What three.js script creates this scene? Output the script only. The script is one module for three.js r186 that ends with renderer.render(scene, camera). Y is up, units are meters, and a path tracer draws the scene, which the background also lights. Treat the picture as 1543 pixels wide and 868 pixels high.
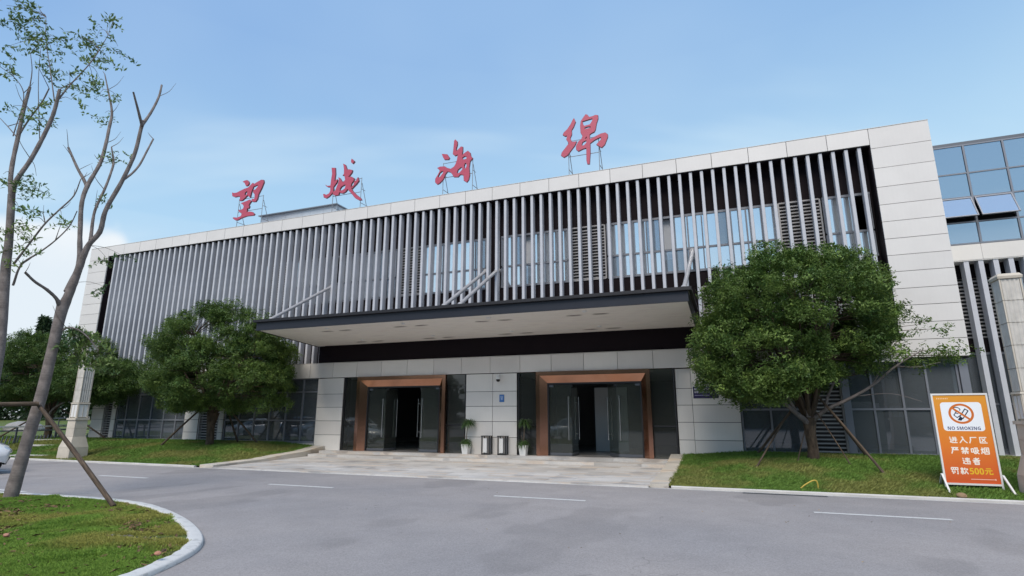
import * as THREE from 'three';
import { mergeGeometries } from 'three/addons/utils/BufferGeometryUtils.js';

// ---------------------------------------------------------------- camera, sky, sun, exposure
const scene = new THREE.Scene();
const camera = new THREE.PerspectiveCamera(54.7, 1024 / 576, 0.1, 1500);
camera.position.set(-4.878, 1.65, 19.482);
{
  const yaw = 20.958 * Math.PI / 180, pitch = 12.887 * Math.PI / 180;
  camera.lookAt(camera.position.clone().add(new THREE.Vector3(-Math.sin(yaw) * Math.cos(pitch), Math.sin(pitch), -Math.cos(yaw) * Math.cos(pitch))));
}
const renderer = new THREE.WebGLRenderer({ antialias: true });
renderer.setSize(1024, 576);
renderer.toneMapping = THREE.LinearToneMapping;
const EXPOSURE = 2.15;
renderer.toneMappingExposure = EXPOSURE;
renderer.shadowMap.enabled = true;

function rng(seed) {
  let a = seed >>> 0;
  return () => { a = (a + 0x6D2B79F5) >>> 0; let t = a; t = Math.imul(t ^ (t >>> 15), t | 1); t ^= t + Math.imul(t ^ (t >>> 7), t | 61); return ((t ^ (t >>> 14)) >>> 0) / 4294967296; };
}
const mix = (a, b, t) => a + (b - a) * t;
const clamp = (x, a = 0, b = 1) => Math.min(b, Math.max(a, x));
const smooth = (a, b, x) => { const t = clamp((x - a) / (b - a)); return t * t * (3 - 2 * t); };
// value noise that tiles every `per` cells
function makeNoise(seed) {
  const r = rng(seed), tab = new Float32Array(65536);
  for (let i = 0; i < 65536; i++) tab[i] = r();
  const at = (x, y) => tab[((x & 255) << 8) | (y & 255)];
  const n = (x, y, per = 256) => {
    const xi = Math.floor(x), yi = Math.floor(y), fx = x - xi, fy = y - yi;
    const u = fx * fx * (3 - 2 * fx), v = fy * fy * (3 - 2 * fy);
    const m = (k) => ((k % per) + per) % per;
    const a = at(m(xi), m(yi)), b = at(m(xi + 1), m(yi)), c = at(m(xi), m(yi + 1)), d = at(m(xi + 1), m(yi + 1));
    return mix(mix(a, b, u), mix(c, d, u), v);
  };
  const fbm = (x, y, per = 256, oct = 5) => { let s = 0, w = 0.5, t = 0; for (let i = 0; i < oct; i++) { s += w * n(x + i * 17, y + i * 31, per); t += w; x *= 2; y *= 2; per = Math.min(256, per * 2); w *= 0.5; } return s / t; };
  return { n, fbm };
}
const N1 = makeNoise(11), N2 = makeNoise(23), N3 = makeNoise(37);

{ // hazy blue sky with thin cirrus veils, and a low bank of cumulus round the horizon
  const W = 1536, H = 768, data = new Float32Array(W * H * 4);
  const S = 1 / EXPOSURE;
  const lerp3 = (a, b, t) => [mix(a[0], b[0], t), mix(a[1], b[1], t), mix(a[2], b[2], t)];
  const zen = [0.2, 0.37, 0.7], midc = [0.195, 0.385, 0.745], low = [0.425, 0.665, 0.905], hor = [0.78, 0.88, 0.95];
  for (let j = 0; j < H; j++) {
    const el = ((j + 0.5) / H - 0.5) * 180;
    for (let i = 0; i < W; i++) {
      const az = ((i + 0.5) / W - 0.5) * 360, k = (j * W + i) * 4;
      let c;
      if (el < 0) c = [0.42, 0.44, 0.45];
      else {
        const e = el;
        c = e > 34 ? lerp3(midc, zen, smooth(34, 80, e)) : e > 17 ? lerp3(low, midc, smooth(15, 36, e)) : lerp3(hor, low, smooth(2, 20, e));
        const ca = Math.cos(az * Math.PI / 180), sa = Math.sin(az * Math.PI / 180), ce = Math.cos(e * Math.PI / 180), se = Math.sin(e * Math.PI / 180) + 0.25;
        const px = ca * ce / se * 2 + 43.3, py = sa * ce / se * 2 + 37.1; // veils lie on a sheet overhead
        const veil = smooth(0.42, 0.74, N1.fbm(px * 0.5 + 3, py * 0.5, 256, 5));
        c = lerp3(c, [0.66, 0.82, 0.96], 0.2 * veil);
        const streak = smooth(0.55, 0.8, N2.fbm(px * 0.8 + py * 1.7, py * 0.5 - px * 0.3 + 7, 256, 5));
        c = lerp3(c, [0.75, 0.88, 0.97], 0.36 * streak);
        const side = Math.cos((az + 66) * Math.PI / 180); // one half of the sky is hazier
        c = lerp3(c, [0.55, 0.80, 0.96], 0.42 * clamp(side * 0.9 + 0.1) * smooth(60, 20, e));
        // cumulus bank
        const billow = 7 * (N3.fbm(az * 0.22 + 40, e * 0.26 + 3, 256, 6) - 0.5);
        const bankTop = 6 + 3 * Math.sin(az * 0.05 + 1) + 10 * smooth(-143, -147.5, az) * smooth(-178, -156, az);
        const d = smooth(-0.7, 1.1, bankTop + billow - e);
        c = lerp3(c, lerp3([0.80, 0.88, 0.95], [0.92, 0.955, 0.985], smooth(4, 0, bankTop + billow - e)), d * 0.92);
      }
      data[k] = c[0] * S; data[k + 1] = c[1] * S; data[k + 2] = c[2] * S; data[k + 3] = 1;
    }
  }
  const sky = new THREE.DataTexture(data, W, H, THREE.RGBAFormat, THREE.FloatType);
  sky.mapping = THREE.EquirectangularReflectionMapping;
  sky.magFilter = sky.minFilter = THREE.LinearFilter;
  sky.needsUpdate = true;
  scene.background = sky; scene.environment = sky;
}
const sun = new THREE.DirectionalLight(0xfff4e6, 1.5);
sun.position.set(-8, 46, 40); sun.target.position.set(-12, 0, 2);
sun.castShadow = true; sun.shadow.radius = 60; sun.shadow.mapSize.set(2048, 2048);
Object.assign(sun.shadow.camera, { left: -60, right: 60, top: 50, bottom: -50, near: 1, far: 140 });
scene.add(sun, sun.target);

// ---------------------------------------------------------------- helpers
const counts = {};
function numbered(name) { const n = counts[name] = (counts[name] ?? -1) + 1; return n ? name + '_' + String(n).padStart(3, '0') : name; }
function shadows(o) { o.castShadow = o.receiveShadow = true; return o; }
function tag(o, label, category, group) { o.userData.label = label; o.userData.category = category; if (group) o.userData.group = group; return o; }
function thing(name, label, category, pos = [0, 0, 0], turn = 0, group) {
  const o = new THREE.Group(); o.name = numbered(name); o.position.set(...pos); o.rotation.y = turn; scene.add(o);
  return tag(o, label, category, group);
}
function grp(name, parent) { const o = new THREE.Group(); o.name = name; parent.add(o); return o; }
function part(name, geos, mat, parent, kind) {
  const g = Array.isArray(geos) ? (geos.length > 1 ? mergeGeometries(geos.map(plain)) : geos[0]) : geos;
  const m = shadows(new THREE.Mesh(g, mat)); m.name = parent === scene ? numbered(name) : name;
  if (kind) m.userData.kind = kind;
  parent.add(m); return m;
}
function struct(name, geos, mat) { const m = part(name, geos, mat, scene); m.userData.kind = 'structure'; return m; }
function plain(g) { const h = g.index ? g.toNonIndexed() : g; for (const k of Object.keys(h.attributes)) if (!['position', 'normal', 'uv'].includes(k)) h.deleteAttribute(k); return h; }
// uv in metres from the dominant axis of each face
function metre(g, s = 1, ox = 0, oy = 0) {
  const p = g.attributes.position, n = g.attributes.normal, uv = new Float32Array(p.count * 2);
  for (let i = 0; i < p.count; i++) {
    const ax = Math.abs(n.getX(i)), ay = Math.abs(n.getY(i)), az = Math.abs(n.getZ(i));
    let u, v;
    if (ay >= ax && ay >= az) { u = p.getX(i); v = p.getZ(i); } else if (ax >= az) { u = p.getZ(i); v = p.getY(i); } else { u = p.getX(i); v = p.getY(i); }
    uv[2 * i] = u * s + ox; uv[2 * i + 1] = v * s + oy;
  }
  g.setAttribute('uv', new THREE.BufferAttribute(uv, 2)); return g;
}
// box from corner to corner
function bx(x0, x1, y0, y1, z0, z1) {
  const g = new THREE.BoxGeometry(x1 - x0, y1 - y0, z1 - z0); g.translate((x0 + x1) / 2, (y0 + y1) / 2, (z0 + z1) / 2);
  return metre(g);
}
function bar(a, b, w, d = w) { // square bar between two points
  const A = new THREE.Vector3(...a), B = new THREE.Vector3(...b), L = A.distanceTo(B);
  const g = new THREE.BoxGeometry(w, L, d); metre(g);
  g.applyQuaternion(new THREE.Quaternion().setFromUnitVectors(new THREE.Vector3(0, 1, 0), B.clone().sub(A).normalize()));
  g.translate(...A.add(B).multiplyScalar(0.5).toArray()); return g;
}
function rod(a, b, r0, r1 = r0, seg = 8) {
  const A = new THREE.Vector3(...a), B = new THREE.Vector3(...b), L = A.distanceTo(B);
  const g = new THREE.CylinderGeometry(r1, r0, L, seg, 1);
  const uv = g.attributes.uv; for (let i = 0; i < uv.count; i++) uv.setXY(i, uv.getX(i) * 6.28 * r0, uv.getY(i) * L);
  g.applyQuaternion(new THREE.Quaternion().setFromUnitVectors(new THREE.Vector3(0, 1, 0), B.clone().sub(A).normalize()));
  g.translate(...A.add(B).multiplyScalar(0.5).toArray()); return g;
}
// tapered limb through points [x, y, z, radius]
function limb(pts, seg = 8, sub = 5, wob = 0, rnd = null) {
  const curve = new THREE.CatmullRomCurve3(pts.map((p) => new THREE.Vector3(p[0], p[1], p[2])), false, 'centripetal');
  const n = (pts.length - 1) * sub, P = [], R = [];
  for (let i = 0; i <= n; i++) {
    const t = i / n, k = Math.min(pts.length - 2, Math.floor(t * (pts.length - 1))), f = t * (pts.length - 1) - k;
    P.push(curve.getPoint(t)); R.push(mix(pts[k][3], pts[k + 1][3], f) * (1 + (rnd ? (rnd() - 0.5) * wob : 0)));
  }
  const pos = [], nor = [], uv = [], idx = [];
  let up = new THREE.Vector3(0.3, 0.1, 1), len = 0;
  for (let i = 0; i <= n; i++) {
    const T = P[Math.min(n, i + 1)].clone().sub(P[Math.max(0, i - 1)]).normalize();
    const X = new THREE.Vector3().crossVectors(up, T).normalize(), Y = new THREE.Vector3().crossVectors(T, X); up = Y.clone();
    if (i) len += P[i].distanceTo(P[i - 1]);
    for (let j = 0; j <= seg; j++) {
      const a = j / seg * Math.PI * 2, d = X.clone().multiplyScalar(Math.cos(a)).addScaledVector(Y, Math.sin(a));
      pos.push(P[i].x + d.x * R[i], P[i].y + d.y * R[i], P[i].z + d.z * R[i]); nor.push(d.x, d.y, d.z); uv.push(j / seg, len);
    }
  }
  for (let i = 0; i < n; i++) for (let j = 0; j < seg; j++) { const a = i * (seg + 1) + j, b = a + seg + 1; idx.push(a, a + 1, b, b, a + 1, b + 1); }
  const e = n * (seg + 1), c = pos.length / 3, L = P[n].clone().sub(P[n - 1]).normalize();
  pos.push(P[n].x, P[n].y, P[n].z); nor.push(L.x, L.y, L.z); uv.push(0.5, len);
  for (let j = 0; j < seg; j++) idx.push(e + j, e + j + 1, c);
  const g = new THREE.BufferGeometry();
  g.setAttribute('position', new THREE.Float32BufferAttribute(pos, 3)); g.setAttribute('normal', new THREE.Float32BufferAttribute(nor, 3)); g.setAttribute('uv', new THREE.Float32BufferAttribute(uv, 2));
  g.setIndex(idx); return g;
}
function polyShape(flat, s = 1) { const v = []; for (let i = 0; i < flat.length; i += 2) v.push(new THREE.Vector2(flat[i] * s, flat[i + 1] * s)); return v; }
// prism of a y-z profile along x
function prismX(profile, x0, x1) {
  const g = new THREE.ExtrudeGeometry(new THREE.Shape(profile.map(([z, y]) => new THREE.Vector2(-z, y))), { depth: x1 - x0, bevelEnabled: false });
  g.rotateY(Math.PI / 2); g.translate(x0, 0, 0); return metre(g); // shape x -> -z, so shape x = -z
}

// ---------------------------------------------------------------- textures and materials
function tex(size, fn, srgb = true, rep = 1) {
  const d = new Uint8Array(size * size * 4);
  for (let y = 0; y < size; y++) for (let x = 0; x < size; x++) {
    const c = fn(x / size, y / size, x, y), k = (y * size + x) * 4;
    d[k] = clamp(c[0]) * 255; d[k + 1] = clamp(c[1]) * 255; d[k + 2] = clamp(c[2]) * 255; d[k + 3] = 255;
  }
  const t = new THREE.DataTexture(d, size, size, THREE.RGBAFormat);
  t.wrapS = t.wrapT = THREE.RepeatWrapping; t.magFilter = THREE.LinearFilter; t.minFilter = THREE.LinearMipmapLinearFilter; t.generateMipmaps = true;
  if (srgb) t.colorSpace = THREE.SRGBColorSpace;
  t.repeat.set(rep, rep); t.needsUpdate = true; return t;
}
const s8 = (r, g, b, k = 1) => [r / 255 * k, g / 255 * k, b / 255 * k];
const R0 = rng(5);
const speck = new Float32Array(1 << 16).map(() => R0());
const sp = (x, y) => speck[((x * 73856093) ^ (y * 19349663)) & 65535];
const std = (o) => new THREE.MeshStandardMaterial(o);

const tAsphalt = tex(2048, (u, v, x, y) => { // 16 m
  const big = N1.fbm(u * 6, v * 6, 6, 5) - 0.5, med = N2.fbm(u * 40, v * 40, 40, 4) - 0.5, s = sp(x, y) - 0.5, s2 = sp(x >> 1, y >> 1) - 0.5;
  let k = 1 + 0.13 * big + 0.08 * med + 0.13 * s + 0.09 * s2;
  const crack = Math.abs(N3.fbm(u * 9, v * 9, 9, 5) - 0.5); if (crack < 0.0012 && N1.n(u * 14, v * 14, 14) > 0.72) k *= 0.85;
  const stain = smooth(0.66, 0.74, N3.fbm(u * 11 + 3, v * 5, 5, 4)); k *= 1 - 0.06 * stain;
  return s8(149 + 4 * big, 145, 144 - 5 * big, k);
}, true, 1 / 16);
const tGrass = tex(1024, (u, v, x, y) => { // 4 m
  const a = N1.fbm(u * 10, v * 10, 10, 5), b = N2.fbm(u * 60, v * 60, 60, 3), s = sp(x, y);
  const dry = smooth(0.52, 0.72, a), k = 0.6 + 0.5 * b + 0.35 * (s - 0.5);
  return s8(mix(92, 132, dry) * k, mix(116, 124, dry) * k, mix(44, 62, dry) * k);
}, true, 1 / 4);
const tStone = tex(1024, (u, v, x, y) => { // 3 m, pale cladding
  const a = N1.fbm(u * 5, v * 5, 5, 5) - 0.5, dr = N2.fbm(u * 70, v * 3, 3, 4) - 0.5, s = sp(x, y) - 0.5;
  const k = 1 + 0.05 * a + 0.012 * dr + 0.025 * s;
  return s8(227 * k, 224 * k, 219 * k);
}, true, 1 / 3);
const tGranite = tex(1024, (u, v, x, y) => { // 4 m paving with water marks and rust-coloured tints
  const a = N1.fbm(u * 4, v * 8, 4, 5), b = N3.fbm(u * 7 + 2, v * 14, 7, 5), s = sp(x, y) - 0.5, s2 = sp(x >> 1, y >> 1) - 0.5;
  const k = 1 + 0.26 * (a - 0.5) + 0.14 * s + 0.07 * s2, peach = smooth(0.54, 0.7, b), dark = smooth(0.56, 0.68, N2.fbm(u * 6, v * 16, 6, 5));
  return s8((190 + 4 * peach) * k * (1 - 0.14 * dark), (188 - 4 * peach) * k * (1 - 0.14 * dark), (185 - 12 * peach) * k * (1 - 0.13 * dark));
}, true, 1 / 4);
const tBark = tex(512, (u, v, x, y) => {
  const ring = N1.fbm(u * 3, v * 46, 46, 4) - 0.5, a = N2.fbm(u * 8, v * 12, 4, 5) - 0.5, s = sp(x, y) - 0.5;
  const k = 1 + 0.2 * ring + 0.36 * a + 0.16 * s; return s8(124 * k, 116 * k, 113 * k);
});
const tBarkDark = tex(512, (u, v, x, y) => {
  const ring = N1.fbm(u * 24, v * 6, 6, 4) - 0.5, a = N2.fbm(u * 8, v * 8, 8, 5) - 0.5, s = sp(x, y) - 0.5;
  const k = 1 + 0.6 * ring + 0.5 * a + 0.15 * s; return s8(112 * k, 98 * k, 84 * k);
});
const tConcrete = tex(512, (u, v, x, y) => { const a = N1.fbm(u * 6, v * 6, 6, 5) - 0.5, s = sp(x, y) - 0.5, k = 1 + 0.2 * a + 0.1 * s; return s8(196 * k, 194 * k, 190 * k); }, true, 1 / 2);
const tPaint = tex(512, (u, v, x, y) => { const a = N1.fbm(u * 30, v * 30, 30, 4), s = sp(x, y), k = 1 - 0.1 * smooth(0.6, 0.75, a) - 0.08 * s; return s8(238 * k, 238 * k, 236 * k); }, true, 1 / 2);
const tSteel = tex(256, (u, v, x, y) => { const a = N1.fbm(u * 5, v * 5, 5, 4) - 0.5, s = sp(x, y) - 0.5, k = 1 + 0.1 * a + 0.04 * s; return s8(205 * k, 205 * k, 205 * k); }, true, 1 / 2);
const bumpFine = tex(512, (u, v, x, y) => { const h = 0.5 * sp(x, y) + 0.5 * N1.fbm(u * 64, v * 64, 64, 3); return [h, h, h]; }, false, 1 / 1.2);

const M = {
  asphalt: std({ map: tAsphalt, roughness: 0.92, bumpMap: bumpFine, bumpScale: 0.004 }),
  ground: std({ color: new THREE.Color().setRGB(0.09, 0.11, 0.05), map: tGrass, roughness: 1 }),
  lawn: std({ map: tGrass, roughness: 1 }),
  stone: [0, 1, 2, 3].map((k) => std({ map: tStone, color: new THREE.Color().setRGB(0.985 - 0.03 * k, 0.98 - 0.032 * k, 0.975 - 0.03 * k), roughness: 0.55 })),
  fascia: [0, 1, 2].map((k) => std({ map: tStone, color: new THREE.Color().setRGB(0.93 - 0.02 * k, 0.93 - 0.02 * k, 0.95 - 0.02 * k), roughness: 0.45 })),
  fin: std({ map: tSteel, color: new THREE.Color().setRGB(0.83, 0.85, 0.92), roughness: 0.5 }),
  dark: new THREE.MeshPhysicalMaterial({ color: new THREE.Color().setRGB(0.012, 0.01, 0.013), roughness: 0.7, specularIntensity: 0.25 }),
  darkBrown: new THREE.MeshPhysicalMaterial({ color: new THREE.Color().setRGB(0.013, 0.009, 0.012), roughness: 0.7, specularIntensity: 0.25 }),
  frame: std({ color: new THREE.Color().setRGB(0.22, 0.235, 0.27), roughness: 0.45, metalness: 0.3 }),
  frameDark: std({ color: new THREE.Color().setRGB(0.13, 0.14, 0.16), roughness: 0.45, metalness: 0.4 }),
  slat: std({ map: tSteel, color: new THREE.Color().setRGB(0.62, 0.61, 0.62), roughness: 0.5, metalness: 0.2 }),
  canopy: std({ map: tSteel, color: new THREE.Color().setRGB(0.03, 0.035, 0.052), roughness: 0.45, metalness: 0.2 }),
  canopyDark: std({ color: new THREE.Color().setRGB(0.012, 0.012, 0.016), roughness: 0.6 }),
  copper: std({ map: tSteel, color: new THREE.Color().setRGB(0.76, 0.4, 0.27), roughness: 0.15, metalness: 1 }),
  steel: std({ color: new THREE.Color().setRGB(0.62, 0.62, 0.63), roughness: 0.22, metalness: 1 }),
  granite: [0, 1, 2, 3].map((k) => { const t = tGranite.clone(); t.offset.set(k * 0.27, k * 0.41); return std({ map: t, color: new THREE.Color().setRGB(1 - 0.05 * (k % 3), 1 - 0.055 * (k % 3), 1 - 0.06 * (k % 3)), roughness: 0.75, bumpMap: bumpFine, bumpScale: 0.002 }); }),
  coping: std({ map: tGranite, color: new THREE.Color().setRGB(1.0, 0.95, 0.86), roughness: 0.8 }),
  kerb: std({ map: tConcrete, roughness: 0.85 }),
  whiteKerb: std({ map: tPaint, color: new THREE.Color().setRGB(0.76, 0.76, 0.75), roughness: 0.85 }),
  paint: std({ map: tPaint, color: 0xe6e6e6, roughness: 0.8 }),
  bark: std({ map: tBark, roughness: 0.95, bumpMap: bumpFine, bumpScale: 0.004 }),
  trunkDark: std({ map: tBarkDark, color: new THREE.Color().setRGB(0.55, 0.52, 0.5), roughness: 0.95 }),
  barkDark: std({ map: tBarkDark, roughness: 0.95 }),
  pole: std({ map: tBarkDark, color: new THREE.Color().setRGB(0.55, 0.53, 0.52), roughness: 0.95 }),
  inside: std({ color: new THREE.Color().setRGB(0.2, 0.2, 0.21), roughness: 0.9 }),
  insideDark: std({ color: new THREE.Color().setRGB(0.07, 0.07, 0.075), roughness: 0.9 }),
  blind: std({ color: new THREE.Color().setRGB(0.55, 0.57, 0.6), roughness: 0.9 }),
  tileFloor: std({ color: new THREE.Color().setRGB(0.3, 0.29, 0.28), roughness: 0.25 }),
  letter: std({ color: new THREE.Color().setRGB(0.48, 0.075, 0.125), roughness: 0.45 }),
  letterSide: std({ color: new THREE.Color().setRGB(0.2, 0.06, 0.08), roughness: 0.6 }),
  wire: std({ color: new THREE.Color().setRGB(0.26, 0.28, 0.3), roughness: 0.6, metalness: 0.5 }),
  white: std({ color: new THREE.Color().setRGB(0.75, 0.75, 0.74), roughness: 0.4 }),
  black: std({ color: new THREE.Color().setRGB(0.015, 0.015, 0.017), roughness: 0.4 }),
  cream: std({ map: tConcrete, color: new THREE.Color().setRGB(1.0, 0.93, 0.82), roughness: 0.7 }),
  creamPale: std({ map: tConcrete, color: new THREE.Color().setRGB(1, 0.98, 0.94), roughness: 0.6 }),
  rubber: std({ color: new THREE.Color().setRGB(0.02, 0.02, 0.02), roughness: 0.85 }),
  roofSheet: std({ map: tSteel, color: new THREE.Color().setRGB(0.8, 0.88, 0.96), roughness: 0.4, metalness: 0.2 }),
  roofEdge: std({ color: new THREE.Color().setRGB(0.2, 0.23, 0.27), roughness: 0.5 }),
};
// panes: coated glass above (mirrors much of the sky), clearer glass below
const glass = (c, metal, ior) => new THREE.MeshPhysicalMaterial({ color: new THREE.Color().setRGB(...c), roughness: 0.02, metalness: metal, transmission: 1, thickness: 0, ior, side: THREE.DoubleSide });
M.glassUp = glass([0.92, 0.97, 1.0], 0.88, 1.6);
M.glassUpB = glass([0.62, 0.74, 0.86], 0.5, 1.6);
M.glassLow = glass([0.46, 0.53, 0.6], 0.22, 1.75);
M.glassDoor = glass([0.66, 0.7, 0.66], 0.045, 1.55);
M.glassAnnex = glass([0.53, 0.63, 0.71], 0.85, 1.6);

// outlines of the red characters and pen strokes of the lettering on the board
const GLYPHS = { // outlines in centimetres from the foot of each character
  wang: [[[-65, 253, -53, 257, -37, 257, -25, 248, -21, 237, -28, 227, -39, 226, -45, 235, -51, 245]], [[-129, 204, -116, 199, -98, 198, -71, 206, -46, 212, -24, 215, -8, 227, 3, 236, 12, 228, 35, 237, 57, 244, 72, 241, 76, 228, 65, 199, 49, 169, 45, 143, 35, 131, 17, 133, 8, 145, 12, 150, 20, 145, 27, 152, 24, 173, 13, 183, 14, 195, 26, 197, 39, 210, 40, 219, 28, 219, 9, 214, 7, 204, 0, 185, -4, 159, -23, 174, -39, 160, -55, 150, -70, 151, -71, 175, -89, 177, -107, 176, -124, 184], [-42, 177, -41, 190, -28, 197, -25, 188, -30, 176]], [[-61, 136, -22, 143, -5, 147, 8, 139, -2, 128, -8, 116, -1, 112, -6, 100, -14, 103, -16, 83, 4, 83, 22, 78, 37, 66, 32, 60, -10, 62, -44, 57, -71, 48, -86, 50, -103, 62, -101, 66, -75, 61, -51, 66, -45, 79, -62, 89, -73, 101, -55, 99, -41, 105, -38, 117, -47, 128]]],
  cheng: [[[-73, 237, -52, 233, -48, 200, -50, 173, -54, 143, -54, 112, -64, 102, -78, 91, -91, 86, -105, 93, -110, 109, -106, 110, -92, 103, -77, 108, -70, 120, -72, 142, -70, 176, -67, 207]], [[-102, 156, -92, 148, -69, 146, -69, 140, -87, 142, -97, 149]], [[-36, 173, -33, 168, -38, 156, -56, 135, -58, 147, -49, 165]], [[-29, 182, -20, 176, -9, 159, 0, 151, 11, 163, 21, 150, 11, 139, -8, 132, -16, 122, -17, 107, -22, 92, -39, 92, -53, 100, -54, 112, -42, 116, -36, 132, -29, 149, -24, 163]], [[-8, 247, 5, 239, 13, 221, 16, 212, 28, 212, 47, 205, 45, 194, 33, 181, 27, 174, 44, 173, 58, 164, 59, 152, 47, 139, 44, 124, 54, 104, 77, 80, 103, 59, 109, 49, 93, 51, 74, 63, 55, 85, 37, 104, 28, 115, 16, 102, 3, 97, -14, 102, -17, 112, -2, 112, 12, 119, 16, 132, 8, 152, 11, 163, 4, 187, -5, 187, 2, 195, 0, 219, -4, 237]], [[81, 164, 87, 146, 75, 132, 61, 121, 53, 113, 48, 120, 60, 129, 65, 147, 74, 150]], [[40, 263, 56, 248, 47, 238, 39, 245, 37, 255]]],
  hai: [[[-76, 204, -50, 197, -38, 179, -42, 172, -62, 175, -70, 190]], [[-96, 141, -83, 145, -59, 142, -48, 133, -31, 126, -15, 134, -8, 144, -1, 164, 2, 188, -12, 184, -22, 194, -20, 214, -17, 256, -12, 260, -3, 250, -2, 236, -7, 218, -7, 204, 2, 210, 16, 222, 24, 219, 24, 199, 21, 181, 31, 187, 49, 196, 60, 185, 63, 170, 72, 158, 60, 146, 56, 119, 59, 84, 55, 63, 46, 53, 33, 63, 31, 88, 15, 94, 5, 84, -15, 87, -22, 100, -32, 112, -47, 117, -56, 106, -66, 84, -83, 69, -94, 65, -104, 76, -104, 92, -93, 108, -83, 126, -88, 134], [-91, 102, -84, 116, -73, 123, -65, 122, -69, 111, -82, 97, -89, 96], [-1, 104, 4, 117, 18, 126, 25, 122, 24, 114, 12, 102, 2, 100], [23, 169, 34, 174, 44, 170, 43, 160, 28, 159], [33, 130, 36, 140, 42, 142, 45, 128, 40, 116, 35, 119]]],
  mian: [[[-34, 254, -28, 237, -36, 217, -45, 204, -45, 185, -52, 170, -45, 152, -26, 151, -33, 136, -49, 117, -65, 98, -79, 92, -90, 102, -87, 114, -71, 132, -57, 149, -67, 167, -63, 183, -73, 183, -81, 190, -77, 199, -62, 211, -48, 230, -39, 247]], [[-6, 235, 2, 246, 14, 261, 21, 257, 28, 246, 42, 247, 52, 250, 63, 247, 63, 233, 56, 213, 51, 188, 46, 179, 32, 174, 27, 170, 27, 150, 52, 159, 72, 166, 89, 167, 98, 158, 98, 147, 85, 117, 73, 107, 62, 115, 53, 123, 61, 131, 71, 140, 72, 152, 60, 149, 45, 143, 28, 133, 27, 92, 23, 47, 15, 48, 12, 63, 13, 116, 0, 115, -20, 108, -28, 117, -28, 131, -19, 148, -5, 159, -1, 170, -8, 185, -9, 215], [0, 233, 41, 238, 39, 227, 30, 214, 7, 212, 2, 222], [7, 203, 20, 206, 33, 204, 33, 200, 20, 198, 10, 197], [-6, 132, -1, 144, 14, 149, 13, 138, 4, 129, -4, 129], [7, 156, 16, 165, 15, 156]]],
};
const HAN = { // on a 100 x 100 field, y down
  jin: [[8, 12, 22, 22], [6, 38, 22, 38, 22, 72, 8, 84], [14, 76, 34, 88, 96, 88], [36, 28, 94, 28], [32, 52, 97, 52], [52, 8, 52, 48, 40, 74], [76, 8, 76, 76]],
  ru: [[30, 10, 50, 14, 48, 40, 8, 92], [50, 30, 66, 64, 96, 92]],
  chang: [[16, 16, 94, 16], [22, 16, 22, 50, 6, 94]],
  qu: [[94, 14, 14, 14, 14, 88, 96, 88], [34, 30, 78, 74], [76, 28, 32, 76]],
  yan: [[10, 12, 92, 12], [36, 14, 36, 36], [62, 14, 62, 36], [20, 22, 28, 34], [82, 20, 72, 34], [16, 42, 94, 42], [20, 42, 20, 62, 6, 94]],
  jinn: [[8, 18, 46, 18], [28, 4, 28, 46], [28, 20, 8, 42], [28, 22, 46, 40], [54, 18, 96, 18], [74, 4, 74, 46], [74, 20, 56, 42], [74, 22, 94, 42], [24, 54, 76, 54], [8, 68, 94, 68], [50, 68, 50, 94, 40, 90], [30, 76, 16, 92], [68, 76, 86, 92]],
  xi: [[10, 24, 34, 24, 34, 70, 10, 70, 10, 24], [44, 14, 82, 14, 74, 44, 92, 44, 78, 70, 50, 94], [56, 14, 54, 56, 40, 92], [58, 48, 72, 76, 96, 94]],
  yann: [[20, 6, 20, 52, 6, 92], [8, 28, 12, 46], [32, 22, 26, 40], [24, 58, 34, 80], [44, 12, 94, 12, 94, 92, 44, 92, 44, 12], [54, 36, 84, 36], [70, 20, 68, 48, 54, 74], [70, 50, 84, 74]],
  wei: [[8, 12, 20, 22], [6, 40, 20, 40, 20, 72, 8, 86], [14, 78, 34, 88, 96, 88], [36, 18, 92, 18], [38, 36, 90, 36], [32, 54, 92, 54, 90, 70, 80, 70], [62, 6, 62, 78]],
  zhe: [[20, 20, 74, 20], [46, 4, 46, 38], [6, 40, 94, 40], [84, 8, 12, 66], [30, 54, 76, 54, 76, 94, 30, 94, 30, 54], [30, 74, 76, 74]],
  fa: [[10, 8, 90, 8, 90, 34, 10, 34, 10, 8], [36, 8, 36, 34], [62, 8, 62, 34], [14, 44, 26, 54], [8, 64, 28, 64, 26, 90, 38, 82], [48, 48, 48, 82], [84, 42, 84, 94, 72, 90]],
  kuan: [[8, 18, 46, 18], [28, 4, 28, 32], [12, 32, 44, 32], [14, 46, 42, 46], [6, 60, 48, 60], [28, 60, 28, 94, 20, 90], [16, 70, 8, 86], [38, 70, 46, 84], [64, 6, 52, 38], [58, 24, 94, 24, 86, 42], [72, 38, 70, 58, 50, 94], [74, 58, 96, 94]],
  yuan: [[22, 14, 80, 14], [6, 40, 95, 40], [36, 40, 34, 66, 10, 92], [62, 40, 62, 88, 94, 88, 94, 72]],
};
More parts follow.
